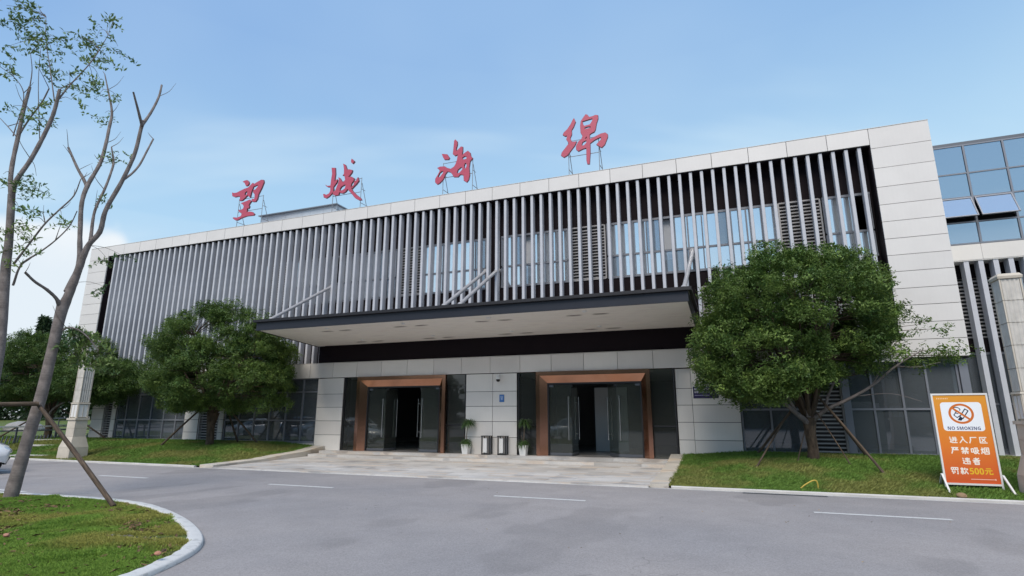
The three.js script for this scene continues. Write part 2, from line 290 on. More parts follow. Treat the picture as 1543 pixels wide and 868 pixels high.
const LIMBS_A = [[[-18.31,0.09,12.15,0.126],[-18.28,0.66,12.1,0.112],[-18.25,1.33,12.05,0.106],[-18.22,1.99,11.99,0.103],[-18.2,2.96,11.95,0.1],[-18.18,3.7,11.93,0.102],[-18.17,4.04,11.91,0.116]],[[-18.17,3.97,11.9,0.102],[-18.04,4.48,11.86,0.075],[-17.94,4.85,11.86,0.071],[-17.82,5.32,11.83,0.057],[-17.66,5.62,11.75,0.053],[-17.57,6.1,11.76,0.048],[-17.38,6.86,11.63,0.044],[-17.23,7.55,11.55,0.04],[-17.13,8.22,11.56,0.038],[-17.04,8.31,11.59,0.035]],[[-17.05,8.18,11.61,0.033],[-16.95,8.45,11.82,0.025],[-16.86,8.75,12.04,0.019]],[[-17.05,8.18,11.61,0.036],[-17.06,8.63,11.44,0.028],[-17.09,9.12,11.3,0.023],[-17.16,9.48,11.23,0.021]],[[-17.46,6.89,11.59,0.033],[-17.48,7.14,11.39,0.023],[-17.52,7.44,11.22,0.023],[-17.56,7.91,11.06,0.021],[-17.62,8.29,10.92,0.019]],[[-17.78,5.42,11.83,0.042],[-17.9,5.61,11.77,0.034],[-18.02,6.18,11.71,0.029],[-18.08,6.77,11.55,0.028],[-18.16,7.23,11.43,0.025],[-18.27,7.59,11.34,0.026],[-18.43,8.02,11.35,0.013]],[[-18.15,4.27,11.87,0.093],[-18.18,4.9,11.75,0.053],[-18.3,5.69,11.77,0.046],[-18.41,6.43,11.78,0.044],[-18.47,6.85,11.7,0.049],[-18.46,7.55,11.51,0.041],[-18.52,8.1,11.43,0.036],[-18.59,8.52,11.38,0.034],[-18.67,8.99,11.33,0.029],[-18.83,9.62,11.42,0.018],[-18.96,10.05,11.48,0.011]],[[-18.59,6.89,11.63,0.038],[-18.71,7.11,11.68,0.035],[-18.83,7.31,11.74,0.03],[-18.96,7.6,11.83,0.027],[-19.08,7.86,11.9,0.025]],[[-18.18,3.32,11.92,0.03],[-18.05,3.48,11.84,0.019],[-17.89,3.46,11.72,0.016],[-17.72,3.3,11.59,0.014],[-17.54,3.02,11.44,0.01]],[[-18.18,3.88,11.92,0.066],[-18.13,4.08,12.09,0.036],[-18.11,4.23,12.31,0.031],[-18.1,4.35,12.56,0.026],[-18.07,4.49,12.77,0.025]]];
const LIMBS_B = [[[-17.05,0.26,13.41,0.105],[-17.04,0.93,13.4,0.09],[-17.05,1.94,13.42,0.084],[-17.06,2.88,13.44,0.078],[-17.12,4.34,13.57,0.075],[-17.14,4.79,13.59,0.064],[-17.18,5.7,13.68,0.057]],[[-17.17,5.61,13.67,0.05],[-17.32,6.12,13.69,0.038],[-17.44,6.99,13.65,0.035],[-17.55,7.65,13.6,0.032],[-17.66,8.16,13.53,0.026]],[[-17.17,5.61,13.67,0.05],[-17.08,5.9,13.71,0.042],[-16.93,6.4,13.62,0.039],[-16.78,6.99,13.55,0.035],[-16.67,7.36,13.54,0.034],[-16.57,7.84,13.57,0.028]],[[-17.49,6.91,13.64,0.021],[-17.37,7.21,13.61,0.016],[-17.24,7.46,13.58,0.016],[-17.11,7.72,13.54,0.014],[-17.0,7.98,13.53,0.012]],[[-17.08,4.38,13.48,0.021],[-16.86,4.8,13.4,0.015],[-16.65,5.18,13.33,0.016],[-16.43,5.45,13.26,0.014],[-16.21,5.72,13.19,0.012],[-16.04,6.02,13.22,0.008]],[[-17.06,3.99,13.43,0.021],[-16.85,4.36,13.47,0.017],[-16.58,4.59,13.37,0.014],[-16.31,4.81,13.3,0.012],[-16.06,5.08,13.25,0.01],[-15.85,5.33,13.29,0.008]],[[-16.68,7.64,13.57,0.011],[-16.84,8.34,13.67,0.009],[-16.99,8.92,13.75,0.006],[-17.11,9.47,13.77,0.004]],[[-16.65,7.66,13.52,0.017],[-16.51,7.98,13.45,0.012],[-16.31,8.49,13.3,0.01],[-16.17,8.83,13.24,0.008],[-16.04,9.16,13.21,0.005]],[[-17.66,8.1,13.53,0.011],[-17.67,8.54,13.55,0.008],[-17.7,8.89,13.62,0.005]],[[-17.61,7.0,13.65,0.011],[-17.66,7.98,13.61,0.008],[-17.8,8.29,13.76,0.006],[-17.95,8.44,13.94,0.006]],[[-17.16,6.82,13.41,0.009],[-17.44,8.28,13.52,0.006],[-17.64,9.12,13.5,0.004]],[[-17.32,6.9,13.74,0.011],[-17.56,7.13,13.79,0.008],[-17.79,7.33,13.83,0.006]]];
const SPRAYS = [[-17.44,9.45,14.27,0.19],[-17.37,9.49,14.11,0.17],[-17.29,9.51,13.93,0.17],[-17.23,9.5,13.8,0.12],[-17.69,9.35,14.09,0.17],[-17.32,9.14,13.99,0.19],[-16.98,8.95,13.96,0.16],[-17.3,8.9,13.94,0.17],[-17.37,8.66,14.1,0.17],[-17.25,8.84,13.84,0.14],[-16.85,9.0,13.69,0.16],[-16.78,8.98,13.54,0.16],[-16.94,8.71,13.64,0.16],[-17.38,8.3,14.12,0.14],[-17.65,8.11,13.98,0.17],[-16.95,8.3,13.66,0.12],[-16.44,8.25,13.55,0.16],[-16.52,9.07,13.47,0.08],[-16.47,9.08,13.37,0.11],[-16.39,8.89,13.23,0.12],[-16.28,9.32,13.24,0.11],[-16.19,9.65,13.07,0.11],[-16.03,9.04,13.0,0.16],[-16.16,8.64,13.02,0.12],[-16.37,8.71,13.19,0.16],[-16.43,8.21,13.29,0.16],[-16.56,8.03,13.34,0.13],[-16.35,8.18,13.15,0.12],[-16.3,8.32,13.07,0.11],[-16.56,7.74,13.34,0.12],[-18.89,9.46,11.56,0.13],[-18.81,8.98,11.41,0.15],[-18.7,9.43,11.22,0.11],[-17.09,7.55,13.5,0.12],[-17.09,7.3,13.5,0.11],[-16.75,7.38,13.48,0.09],[-17.28,7.46,13.9,0.08],[-17.25,6.06,13.84,0.11],[-16.95,5.98,13.66,0.16],[-16.87,6.1,13.51,0.16],[-16.9,5.81,13.56,0.14],[-16.93,5.35,13.62,0.16],[-16.85,5.27,13.46,0.14],[-16.85,4.91,13.69,0.19],[-16.79,4.66,13.56,0.16],[-16.84,4.41,13.66,0.16],[-16.74,4.94,13.46,0.11],[-16.99,5.06,13.75,0.12],[-16.72,5.4,13.42,0.08],[-18.34,7.73,11.41,0.1],[-18.25,7.84,11.25,0.08],[-18.01,6.53,11.63,0.08],[-16.3,5.21,13.27,0.07],[-17.87,5.15,11.39,0.09],[-17.7,5.24,11.13,0.08],[-17.83,4.48,11.34,0.12],[-18.04,3.24,11.68,0.12],[-17.98,3.43,11.58,0.12],[-17.88,3.37,11.42,0.12],[-17.92,3.07,11.48,0.17],[-17.82,2.94,11.33,0.19],[-17.79,3.13,11.27,0.14],[-17.95,2.85,11.53,0.12],[-17.79,2.72,11.27,0.16]];

// ---------------------------------------------------------------- ground, road, lawns
const HL = (z) => { // height of the lawn bank above the road, by distance from the wall
  const p = [[5.42, 0.05], [4.9, 0.05], [4.2, 0.16], [3.2, 0.33], [2.2, 0.47], [1.2, 0.52], [-60, 0.52]];
  for (let i = 0; i < p.length - 1; i++) if (z >= p[i + 1][0]) return mix(p[i + 1][1], p[i][1], clamp((z - p[i + 1][0]) / (p[i][0] - p[i + 1][0])));
  return 0.52;
};
function sheet(x0, x1, z0, z1, h, nx, nz, keep) {
  const pos = [], uv = [], idx = [];
  for (let j = 0; j <= nz; j++) for (let i = 0; i <= nx; i++) { const x = mix(x0, x1, i / nx), z = mix(z0, z1, j / nz); pos.push(x, h(x, z), z); uv.push(x, z); }
  for (let j = 0; j < nz; j++) for (let i = 0; i < nx; i++) {
    const a = j * (nx + 1) + i, b = a + 1, c = a + nx + 1, d = c + 1;
    if (keep && !keep(mix(x0, x1, (i + 0.5) / nx), mix(z0, z1, (j + 0.5) / nz))) continue;
    idx.push(a, c, b, b, c, d);
  }
  const g = new THREE.BufferGeometry(); g.setAttribute('position', new THREE.Float32BufferAttribute(pos, 3)); g.setAttribute('uv', new THREE.Float32BufferAttribute(uv, 2)); g.setIndex(idx); g.computeVertexNormals(); return g;
}
const bumpy = (x, z) => 0.035 * (N1.fbm(x * 0.9 + 50, z * 0.9 + 50, 256, 4) - 0.5);
struct('ground', sheet(-420, 420, -420, 420, () => -0.06, 2, 2), M.ground);
struct('road', sheet(-110, 60, 5.36, 60, () => 0, 4, 4), M.asphalt);
const COPING = [[5.42, 0.09], [3.4, 0.13], [2.4, 0.21], [1.3, 0.27], [0.5, 0.38], [0.06, 0.43]];
const copY = (z) => { for (let i = 0; i < COPING.length - 1; i++) if (z >= COPING[i + 1][0]) return mix(COPING[i + 1][1], COPING[i][1], clamp((z - COPING[i + 1][0]) / (COPING[i][0] - COPING[i + 1][0]))); return 0.43; };
const lawnH = (x, z) => { const h = HL(z) + bumpy(x, z) * smooth(5.4, 5, z), d = x < -12 ? -20.95 - x : x + 6.5; return mix(Math.min(h, copY(z) - 0.02), h, smooth(0.15, 2.2, d)); };
const lawnL = struct('lawn', plain(mergeGeometries([sheet(-37.6, -21.0, -0.03, 5.34, lawnH, 90, 40), sheet(-100, -37.6, -60, 5.34, (x, z) => lawnH(x, z) + 0.02 * Math.max(0, -z - 6), 90, 90)])), M.lawn);
const lawnR = struct('lawn', sheet(-6.42, 16, -1.5, 5.34, lawnH, 110, 50), M.lawn);

// kerb along the front lawns, a low painted edge
{
  const prof = [[5.46, 0], [5.46, 0.04], [5.44, 0.055], [5.37, 0.055], [5.35, -0.05], [5.35, -0.06], [5.46, -0.06]];
  const k1 = prismX(prof, -100, -21.35), k2 = prismX(prof, -6.3, 40);
  struct('kerb', k1, M.kerb); struct('kerb', k2, M.kerb);
}
// painted dashes and an edge line along the front kerb
{
  const road = scene.getObjectByName('road');
  for (const [x0, x1] of [[-27.6, -25.6], [-21.62, -19.7], [-15.62, -13.7], [-9.66, -7.7], [-3.66, -1.66], [2.3, 4.3]]) {
    const g = sheet(x0, x1, 7.98 - 0.018 * (x0 + 9), 8.10 - 0.018 * (x0 + 9), () => 0.004, 1, 1); part('lane_marking', g, M.paint, road);
  }
  part('edge_line', sheet(-60, 30, 5.52, 5.6, () => 0.004, 1, 1), M.paint, road);
  part('edge_line', sheet(-60, -19.6, 11.12, 11.24, () => 0.004, 1, 1), M.paint, road);
}
// planted island on the left with its white kerb
const island = [[-60, 12.1], [-40, 11.85], [-24, 11.75], [-19.5, 11.6], [-17.8, 11.47], [-16.4, 11.45], [-15.2, 11.62], [-14.1, 12.02], [-13.0, 12.55], [-12.1, 13.1], [-11.5, 13.56], [-11.12, 14.0], [-10.83, 14.55], [-10.62, 15.2], [-10.5, 16.2], [-10.9, 17.3], [-12.2, 18.2], [-15, 18.8], [-30, 19.6], [-60, 20]];
{
  const curve = new THREE.CatmullRomCurve3(island.map(([x, z]) => new THREE.Vector3(x, 0, z)), true, 'centripetal');
  const P = curve.getPoints(320), n = P.length - 1, inner = [], ring = [[0, 0], [0.005, 0.04], [0.03, 0.06], [0.16, 0.066], [0.19, 0.052], [0.19, -0.05]];
  const pos = [], uv = [], idx = []; let len = 0;
  for (let i = 0; i <= n; i++) {
    const a = P[(i - 1 + n) % n], b = P[(i + 1) % n], t = b.clone().sub(a).normalize(), nx = -t.z, nz = t.x; // inward
    if (i) len += P[i].distanceTo(P[i - 1]);
    const w = 0.9 + 0.2 * N1.n(i * 0.6, 3);
    ring.forEach(([o, y], j) => { pos.push(P[i].x + nx * o * w, y + 0.006 * N2.n(i * 0.5, j), P[i].z + nz * o * w); uv.push(len, j * 0.08); });
    inner.push([P[i].x + nx * 0.16, P[i].z + nz * 0.16]);
  }
  const m = ring.length;
  for (let i = 0; i < n; i++) for (let j = 0; j < m - 1; j++) { const a = i * m + j, b = a + m; idx.push(a, a + 1, b, b, a + 1, b + 1); }
  const g = new THREE.BufferGeometry(); g.setAttribute('position', new THREE.Float32BufferAttribute(pos, 3)); g.setAttribute('uv', new THREE.Float32BufferAttribute(uv, 2)); g.setIndex(idx); g.computeVertexNormals();
  const mk = M.whiteKerb; mk.side = THREE.DoubleSide;
  struct('island_kerb', g, mk);
  globalThis.islandInner = inner;
}
const inIsland = (x, z) => { let c = false; const p = globalThis.islandInner; for (let i = 0, j = p.length - 2; i < p.length - 1; j = i++) if ((p[i][1] > z) !== (p[j][1] > z) && x < (p[j][0] - p[i][0]) * (z - p[i][1]) / (p[j][1] - p[i][1]) + p[i][0]) c = !c; return c; };
const edgeDist = (x, z) => { let d = 9; for (const [a, b] of globalThis.islandInner) { const q = Math.hypot(a - x, b - z); if (q < d) d = q; } return d; };
const bareSoil = (x, z) => smooth(0.5, 0.62, N3.fbm(x * 1.3, z * 1.3, 256, 5)) * smooth(0.3, 0.5, N1.fbm(x * 5, z * 5, 256, 3));
const islandH = (x, z) => { const d = edgeDist(x, z); const pit = smooth(0.9, 0.2, Math.abs((x + 12.1) / 0.75) ** 2 + Math.abs((z - 13.62 + 0.55 * (x + 12.1)) / 0.2) ** 2); return 0.042 + 0.02 * smooth(0, 1.2, d) + 0.05 * (N1.fbm(x * 1.3, z * 1.3 + 9, 256, 4) - 0.5) * smooth(0.3, 1.2, d) - 0.06 * pit; };
{
  const s = new THREE.Shape(globalThis.islandInner.slice(0, -1).map(([x, z]) => new THREE.Vector2(x, -z)));
  // fine grid over the part near the camera, coarse fan elsewhere: a grid clipped to the outline, plus a flat sheet under it
  const base = new THREE.ShapeGeometry(s); base.rotateX(-Math.PI / 2); base.translate(0, 0.03, 0); metre(base);
  const grid = sheet(-26, -10.2, 11.2, 18.8, islandH, 160, 80, (x, z) => inIsland(x, z) && edgeDist(x, z) > 0.03);
  const g2 = mergeGeometries([plain(base), plain(grid)]), p = g2.attributes.position, col = new Float32Array(p.count * 3); // patches of bare brown soil between the grass
  for (let i = 0; i < p.count; i++) { const b = bareSoil(p.getX(i), p.getZ(i)); col[3 * i] = mix(1, 0.62, b); col[3 * i + 1] = mix(1, 0.42, b); col[3 * i + 2] = mix(1, 0.7, b); }
  g2.setAttribute('color', new THREE.BufferAttribute(col, 3));
  const ml = M.lawn.clone(); ml.vertexColors = true; struct('island_lawn', g2, ml);
}

// ---------------------------------------------------------------- entrance paving and steps
{
  const R = rng(77);
  const pav = new THREE.Group(); pav.name = 'entrance_paving'; pav.userData.kind = 'structure'; scene.add(pav);
  part('bedding', bx(-20.6, -6.75, -0.05, 0.0, 0.9, 5.5), M.insideDark, pav);
  const hp = (z) => mix(0.085, 0.022, (z - 1.1) / 4.4);
  const W = 1.235, D = 0.62;
  for (let j = 0; j < 7; j++) for (let i = 0; i < 12; i++) {
    const off = j % 2 ? -W / 2 : 0, x0 = Math.max(-20.55, -20.55 + i * W + off), x1 = Math.min(-6.8, -20.55 + (i + 1) * W + off);
    if (x1 - x0 < 0.1) continue;
    const z0 = 1.12 + j * D, z1 = z0 + D - 0.006, dy = (R() - 0.5) * 0.005;
    const g = new THREE.BoxGeometry(x1 - x0 - 0.006, 0.05, z1 - z0); g.rotateX(Math.atan2(hp(z0) - hp(z1), D)); g.translate((x0 + x1) / 2, hp((z0 + z1) / 2) - 0.025 + dy, (z0 + z1) / 2); metre(g);
    part('paving_slab', g, M.granite[Math.floor(R() * 4)], pav);
  }
  part('kerb_strip', bx(-20.5, -6.82, -0.05, 0.045, 5.42, 5.52), M.granite[1], pav);
  const steps = new THREE.Group(); steps.name = 'entrance_steps'; steps.userData.kind = 'structure'; scene.add(steps);
  const lay = (y0, y1, z0, z1, xs) => { for (let i = 0; i < xs.length - 1; i++) { const g = bx(xs[i] + 0.003, xs[i + 1] - 0.003, y0, y1 + (R() - 0.5) * 0.004, z0, z1 + (R() - 0.5) * 0.006); part('step_stone', g, M.granite[Math.floor(R() * 4)], steps); } };
  const cut = (w, o) => { const r = [-20.5]; let x = -20.5 + o; while (x < -7.2) { r.push(x); x += w; } r.push(-6.8); return r; };
  lay(0.0, 0.175, 0.42, 1.11, cut(1.5, 0.9)); lay(0.05, 0.27, -0.12, 0.47, cut(1.5, 1.4));
  part('platform', bx(-21.1, -4.7, -0.05, 0.262, -0.6, -0.121), M.granite[2], steps);
  // sloping stone copings at the two ends
  const prof = [[5.42, -0.05], ...COPING, [0.06, -0.05]];
  const a = struct('stone_coping', prismX(prof, -21.15, -20.56), M.coping);
  const b = struct('stone_coping', prismX(prof, -6.79, -6.36), M.coping);
}

// ---------------------------------------------------------------- main building
const bld = thing('office_building', 'long two-storey office block with pale cladding, tall grey fins and a wide dark entrance canopy', 'building');
{
  const R = rng(9);
  const stone = () => M.stone[Math.floor(R() * 4)], fasc = () => M.fascia[Math.floor(R() * 3)];
  // bevelled cladding panel with an open joint round it
  const panel = (x0, x1, y0, y1, zf, d = 0.04, m = stone(), j = 0.008) => {
    const g = bx(x0 + j, x1 - j, y0 + j, y1 - j, zf - d, zf + (R() - 0.5) * 0.003);
    const uv = g.attributes.uv, ox = R() * 3, oy = R() * 3; for (let i = 0; i < uv.count; i++) uv.setXY(i, uv.getX(i) + ox, uv.getY(i) + oy);
    return part('wall_panel', g, m, bld);
  };
  // shell
  part('side_wall', [bx(-37.5, -37.2, 3.32, 10.68, -18, -0.62), bx(-35.2, -34.9, 0.2, 3.3, -18, -0.62)], M.stone[1], bld);
  part('side_wall', [bx(1.3, 1.6, 0.2, 10.68, -18, -0.62)], M.stone[1], bld);
  part('back_wall', [bx(-37.2, 1.3, 0.2, 10.4, -18, -17.8)], M.stone[2], bld);
  part('roof', [bx(-37.2, 1.3, 10.2, 10.42, -17.8, -0.62)], M.kerb, bld);
  part('floor_slab', [bx(-37.2, 1.3, 3.3, 3.78, -17.8, -0.62)], M.inside, bld);
  part('floor', bx(-34.9, -21.0, 0.3, 0.54, -17.8, -0.16), M.tileFloor, bld); part('floor', bx(-4.7, 1.3, 0.3, 0.54, -17.8, -0.16), M.tileFloor, bld);
  part('floor', [bx(-20.9, -4.8, 0.1, 0.268, -17.8, -0.61)], M.tileFloor, bld);
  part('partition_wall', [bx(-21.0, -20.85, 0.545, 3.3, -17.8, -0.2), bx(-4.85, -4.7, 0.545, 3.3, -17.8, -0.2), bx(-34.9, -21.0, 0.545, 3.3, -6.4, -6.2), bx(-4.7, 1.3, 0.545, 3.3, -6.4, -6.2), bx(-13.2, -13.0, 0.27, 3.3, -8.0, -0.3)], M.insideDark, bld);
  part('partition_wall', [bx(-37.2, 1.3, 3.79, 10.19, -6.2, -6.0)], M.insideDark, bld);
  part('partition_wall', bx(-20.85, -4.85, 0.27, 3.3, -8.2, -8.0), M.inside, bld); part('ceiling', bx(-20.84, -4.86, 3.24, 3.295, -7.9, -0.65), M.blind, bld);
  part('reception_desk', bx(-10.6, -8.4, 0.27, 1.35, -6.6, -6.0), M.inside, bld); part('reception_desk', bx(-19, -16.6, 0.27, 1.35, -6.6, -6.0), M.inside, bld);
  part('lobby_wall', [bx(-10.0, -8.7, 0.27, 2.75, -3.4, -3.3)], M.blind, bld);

  // parapet band: thirty panels between the end piers, backed by a dark rail
  part('backing', [bx(-37.45, 1.6, 10.15, 10.68, -0.3, -0.05), bx(0.02, 1.6, 3.33, 10.14, -0.62, -0.05), bx(-37.45, -36.02, 3.33, 10.14, -0.62, -0.05)], M.dark, bld);
  for (let i = 0; i < 30; i++) panel(-1.2 * (i + 1), -1.2 * i, 10.14, 10.70, 0.0, 0.05, fasc());
  for (let i = 0; i < 31; i++) part('parapet_cap', bx(-1.2 * i - (i === 30 ? 1.5 : 1.2) + 0.003, -1.2 * i - 0.003 + (i ? 0 : 1.64), 10.7, 10.715, -0.62, 0.012), M.fascia[i % 3], bld);
  // end piers
  const ys = [10.70, 10.0, 9.31, 8.67, 8.08, 7.52, 6.96, 6.43, 5.91, 5.38, 4.86, 4.34, 3.83, 3.31];
  for (let i = 0; i < ys.length - 1; i++) { panel(0, 1.64, ys[i + 1], ys[i], 0.0, 0.05, fasc()); panel(-37.5, -36, ys[i + 1], ys[i], 0.0, 0.05, fasc()); }
  for (let i = 0; i < ys.length - 1; i++) { const g = bx(1.603, 1.64, ys[i + 1] + 0.005, ys[i] - 0.005, -6, -0.056); part('wall_panel', g, fasc(), bld); }
  part('pier_soffit', bx(0.0, 1.64, 3.27, 3.305, -0.62, -0.002), M.dark, bld); part('pier_soffit', bx(-37.5, -36, 3.27, 3.305, -0.62, -0.002), M.dark, bld);
  // dark lining of the recess behind the fins
  part('recess_lining', [bx(-0.022, 0.0, 3.82, 10.14, -0.62, -0.056), bx(-36.0, -35.978, 3.82, 10.14, -0.62, -0.056), bx(-35.978, -0.022, 10.11, 10.135, -0.62, -0.056)], M.darkBrown, bld);

  // upper storey: windows, louvres and dark infill, 0.6 m behind the face
  const ZB = -0.58, YW0 = 6.62, YW1 = 8.72, YM = 7.46;
  const bays = [['w', -1.47, -0.08], ['l', -2.83, -1.5], ['w', -8.72, -2.86], ['l', -10.18, -8.75], ['w', -13.02, -10.21], ['w', -16.64, -13.68], ['l', -17.88, -16.67], ['w', -23.7, -17.91], ['l', -25.1, -23.73], ['w', -27.9, -25.13], ['w', -31.6, -28.6], ['l', -33.0, -31.63], ['w', -35.9, -33.03]];
  const infill = [bx(-35.97, -0.025, YW1 + 0.04, 10.11, ZB - 0.03, ZB + 0.02), bx(-35.97, -0.025, 6.06, YW0 - 0.04, ZB - 0.03, ZB + 0.02)];
  for (let x = -0.6; x > -35.9; x -= 1.2) infill.push(bx(x - 0.012, x + 0.012, YW1 + 0.05, 10.1, ZB + 0.021, ZB + 0.028));
  let right = -0.025;
  for (const [k, x0, x1] of bays) { if (right - x1 > 0.02) infill.push(bx(x1 + 0.02, right - (right === -0.025 ? 0 : 0.02), YW0 - 0.04, YW1 + 0.04, ZB - 0.03, ZB + 0.02)); right = x0; }
  infill.push(bx(-35.97, right - 0.02, YW0 - 0.04, YW1 + 0.04, ZB - 0.03, ZB + 0.02));
  part('spandrel', infill, M.darkBrown, bld);
  const louvre = (x0, x1, y0, y1, z, pitch, parent = bld) => {
    const l = grp('louvre', parent);
    part('backing', bx(x0, x1, y0, y1, z - 0.16, z - 0.14), M.black, l);
    part('frame', [bx(x0 - 0.02, x0 + 0.03, y0, y1, z - 0.13, z + 0.03), bx(x1 - 0.03, x1 + 0.02, y0, y1, z - 0.13, z + 0.03), bx(x0 + 0.03, x1 - 0.03, y1 - 0.03, y1 + 0.02, z - 0.13, z + 0.03), bx(x0 + 0.03, x1 - 0.03, y0 - 0.02, y0 + 0.03, z - 0.13, z + 0.03)], M.slat, l);
    const n = Math.floor((y1 - y0 - 0.08) / pitch), g = bx(-(x1 - x0) / 2 + 0.033, (x1 - x0) / 2 - 0.033, -0.021, 0.021, -0.03, 0.04);
    for (let i = 0; i < n; i++) { const s = shadows(new THREE.Mesh(g, M.slat)); s.name = 'slat'; s.position.set((x0 + x1) / 2, y0 + 0.07 + i * pitch, z - 0.05); s.rotation.x = (R() - 0.5) * 0.08; l.add(s); }
  };
  const opens = new Map([[2, [[4, 1], [12, 1]]], [4, [[2, 1]]], [0, [[2, 1]]], [7, [[5, 1]]]]);
  bays.forEach(([k, x0, x1], bi) => {
    if (k === 'l') { louvre(x0 + 0.03, x1 - 0.03, YW0, YW1, ZB + 0.02, 0.118); return; }
    const w = grp('window', bld), n = Math.max(2, Math.round((x1 - x0) / 0.47)), cw = (x1 - x0) / n, bars = [];
    bars.push(bx(x0, x1, YW1 - 0.05, YW1 + 0.03, ZB - 0.04, ZB + 0.04), bx(x0, x1, YW0 - 0.03, YW0 + 0.05, ZB - 0.04, ZB + 0.05), bx(x0 + 0.052, x1 - 0.052, YM - 0.035, YM + 0.035, ZB - 0.04, ZB + 0.045));
    for (let i = 0; i <= n; i++) { const x = clamp(x0 + i * cw, x0 + 0.025, x1 - 0.025), t = i % 2 ? 0.016 : 0.026; for (const [a, b] of [[YW0 + 0.05, YM - 0.035], [YM + 0.035, YW1 - 0.05]]) bars.push(bx(x - t, x + t, a, b, ZB - 0.03, ZB + 0.035)); }
    part('frame', bars, M.frame, w);
    for (let i = 0; i < n; i++) for (const [ri, a, b] of [[0, YW0 + 0.05, YM - 0.035], [1, YM + 0.035, YW1 - 0.05]]) {
      const open = (opens.get(bi) ?? []).some(([c, r]) => c === i && r === ri);
      const g = new THREE.PlaneGeometry(cw - 0.04, b - a); g.translate(0, 0, 0);
      const p = part('pane', g, R() < 0.82 ? M.glassUp : M.glassUpB, w);
      p.position.set(x0 + (i + 0.5) * cw, (a + b) / 2, ZB + 0.005);
      if (open) { p.position.x += cw * 0.93 * (i ? -1 : 1); p.position.z -= 0.022; }
      else { p.rotation.set((R() - 0.5) * 0.012, (R() - 0.5) * 0.03, 0); }
    }
    // roller blinds hanging behind some panes
    for (let i = 0; i < n; i++) if (R() < 0.35) part('blind', bx(x0 + i * cw + 0.03, x0 + (i + 1) * cw - 0.03, mix(YW0 + 0.1, YM, R()), YW1 - 0.03, ZB - 0.16, ZB - 0.15), M.blind, w);
  });
  // lower strip behind the fins: louvres to the right of the canopy, dark wall elsewhere
  part('spandrel', [bx(-35.97, -5.5, 3.82, 6.055, ZB - 0.03, ZB + 0.018), bx(-0.45, -0.025, 3.82, 6.055, ZB - 0.03, ZB + 0.018)], M.darkBrown, bld);
  for (let i = 0; i < 4; i++) louvre(-5.46 + 1.25 * i, -4.26 + 1.25 * i, 3.86, 6.03, ZB + 0.02, 0.118);

  // ninety-five rounded aluminium fins
  const finShape = (w, d, r) => { const s = new THREE.Shape(), a = w / 2, b = d / 2; s.moveTo(-a + r, -b); s.lineTo(a - r, -b); s.quadraticCurveTo(a, -b, a, -b + r); s.lineTo(a, b - r); s.quadraticCurveTo(a, b, a - r, b); s.lineTo(-a + r, b); s.quadraticCurveTo(-a, b, -a, b - r); s.lineTo(-a, -b + r); s.quadraticCurveTo(-a, -b, -a + r, -b); return s; };
  const finGeo = (h) => { const g = new THREE.ExtrudeGeometry(finShape(0.108, 0.27, 0.024), { depth: h, bevelEnabled: false, curveSegments: 3 }); g.rotateX(-Math.PI / 2); return metre(g); };
  const long = finGeo(10.11 - 3.83), short = finGeo(10.11 - 5.02);
  for (let i = 0; i < 95; i++) {
    const x = -0.30 - 0.3745 * i, over = x > -21.0 && x < -5.75;
    const f = shadows(new THREE.Mesh(over ? short : long, M.fin)); f.name = 'fin'; f.position.set(x, over ? 5.02 : 3.83, -0.19); f.rotation.y = (R() - 0.5) * 0.03; bld.add(f);
  }

  // ground storey: string course over piers, glazing and doors
  part('backing', [bx(-37.45, 0.0, 3.22, 3.8, -0.62, 0.02)], M.dark, bld);
  for (let i = 0; i < 31; i++) panel(Math.max(-37.5, -1.2 * (i + 1)), -1.2 * i, 3.19, 3.81, 0.07, 0.045);
  part('cap', bx(-36, 0, 3.811, 3.825, -0.05, 0.075), M.stone[2], bld);
  const pier = (x0, x1, z, yj, back = true) => { for (let i = 0; i < yj.length - 1; i++) panel(x0, x1, yj[i + 1], yj[i], z, 0.04); if (back) part('backing', bx(x0 + 0.02, x1 - 0.02, yj[yj.length - 1], yj[0], -0.5, z - 0.045), M.dark, bld); };
  const yE = [3.18, 2.52, 1.98, 1.43, 0.87, 0.262], yL = [3.18, 2.55, 2.0, 1.46, 0.9, 0.48];
  pier(-21.15, -19.84, 0.03, yE); pier(-14.2, -13.1, 0.03, yE); pier(-13.1, -12.14, 0.03, yE); pier(-6.52, -6.02, -0.06, yE); pier(-6.02, -4.58, 0.04, yE);
  pier(-28.73, -27.85, 0.0, yL); pier(-26.6, -26.32, 0.0, yL); pier(-35.25, -34.38, 0.0, yL); pier(-33.78, -33.48, 0.0, yL);
  louvre(-34.34, -33.82, 0.52, 3.15, -0.06, 0.118); louvre(-27.81, -26.64, 0.52, 3.15, -0.06, 0.118); louvre(-2.66, -1.7, 0.52, 3.15, -0.06, 0.118);
  const glazing = (xs, y0, ym, yt, y1, z) => {
    const w = grp('window', bld), bars = [], n = xs.length - 1, rows = yt ? [y0, ym, yt, y1] : [y0, ym, y1];
    bars.push(bx(xs[0], xs[n], y0 - 0.05, y0 + 0.03, z - 0.05, z + 0.05), bx(xs[0], xs[n], y1 - 0.03, y1 + 0.02, z - 0.05, z + 0.05));
    for (const y of rows.slice(1, -1)) bars.push(bx(xs[0] + 0.032, xs[n] - 0.032, y - 0.03, y + 0.03, z - 0.05, z + 0.042));
    xs.forEach((x, i) => { const c = i === 0 ? x + 0.03 : i === n ? x - 0.03 : x; for (let r = 0; r < rows.length - 1; r++) bars.push(bx(c - 0.028, c + 0.028, rows[r] + 0.03, rows[r + 1] - 0.03, z - 0.045, z + 0.038)); });
    part('frame', bars, M.frame, w);
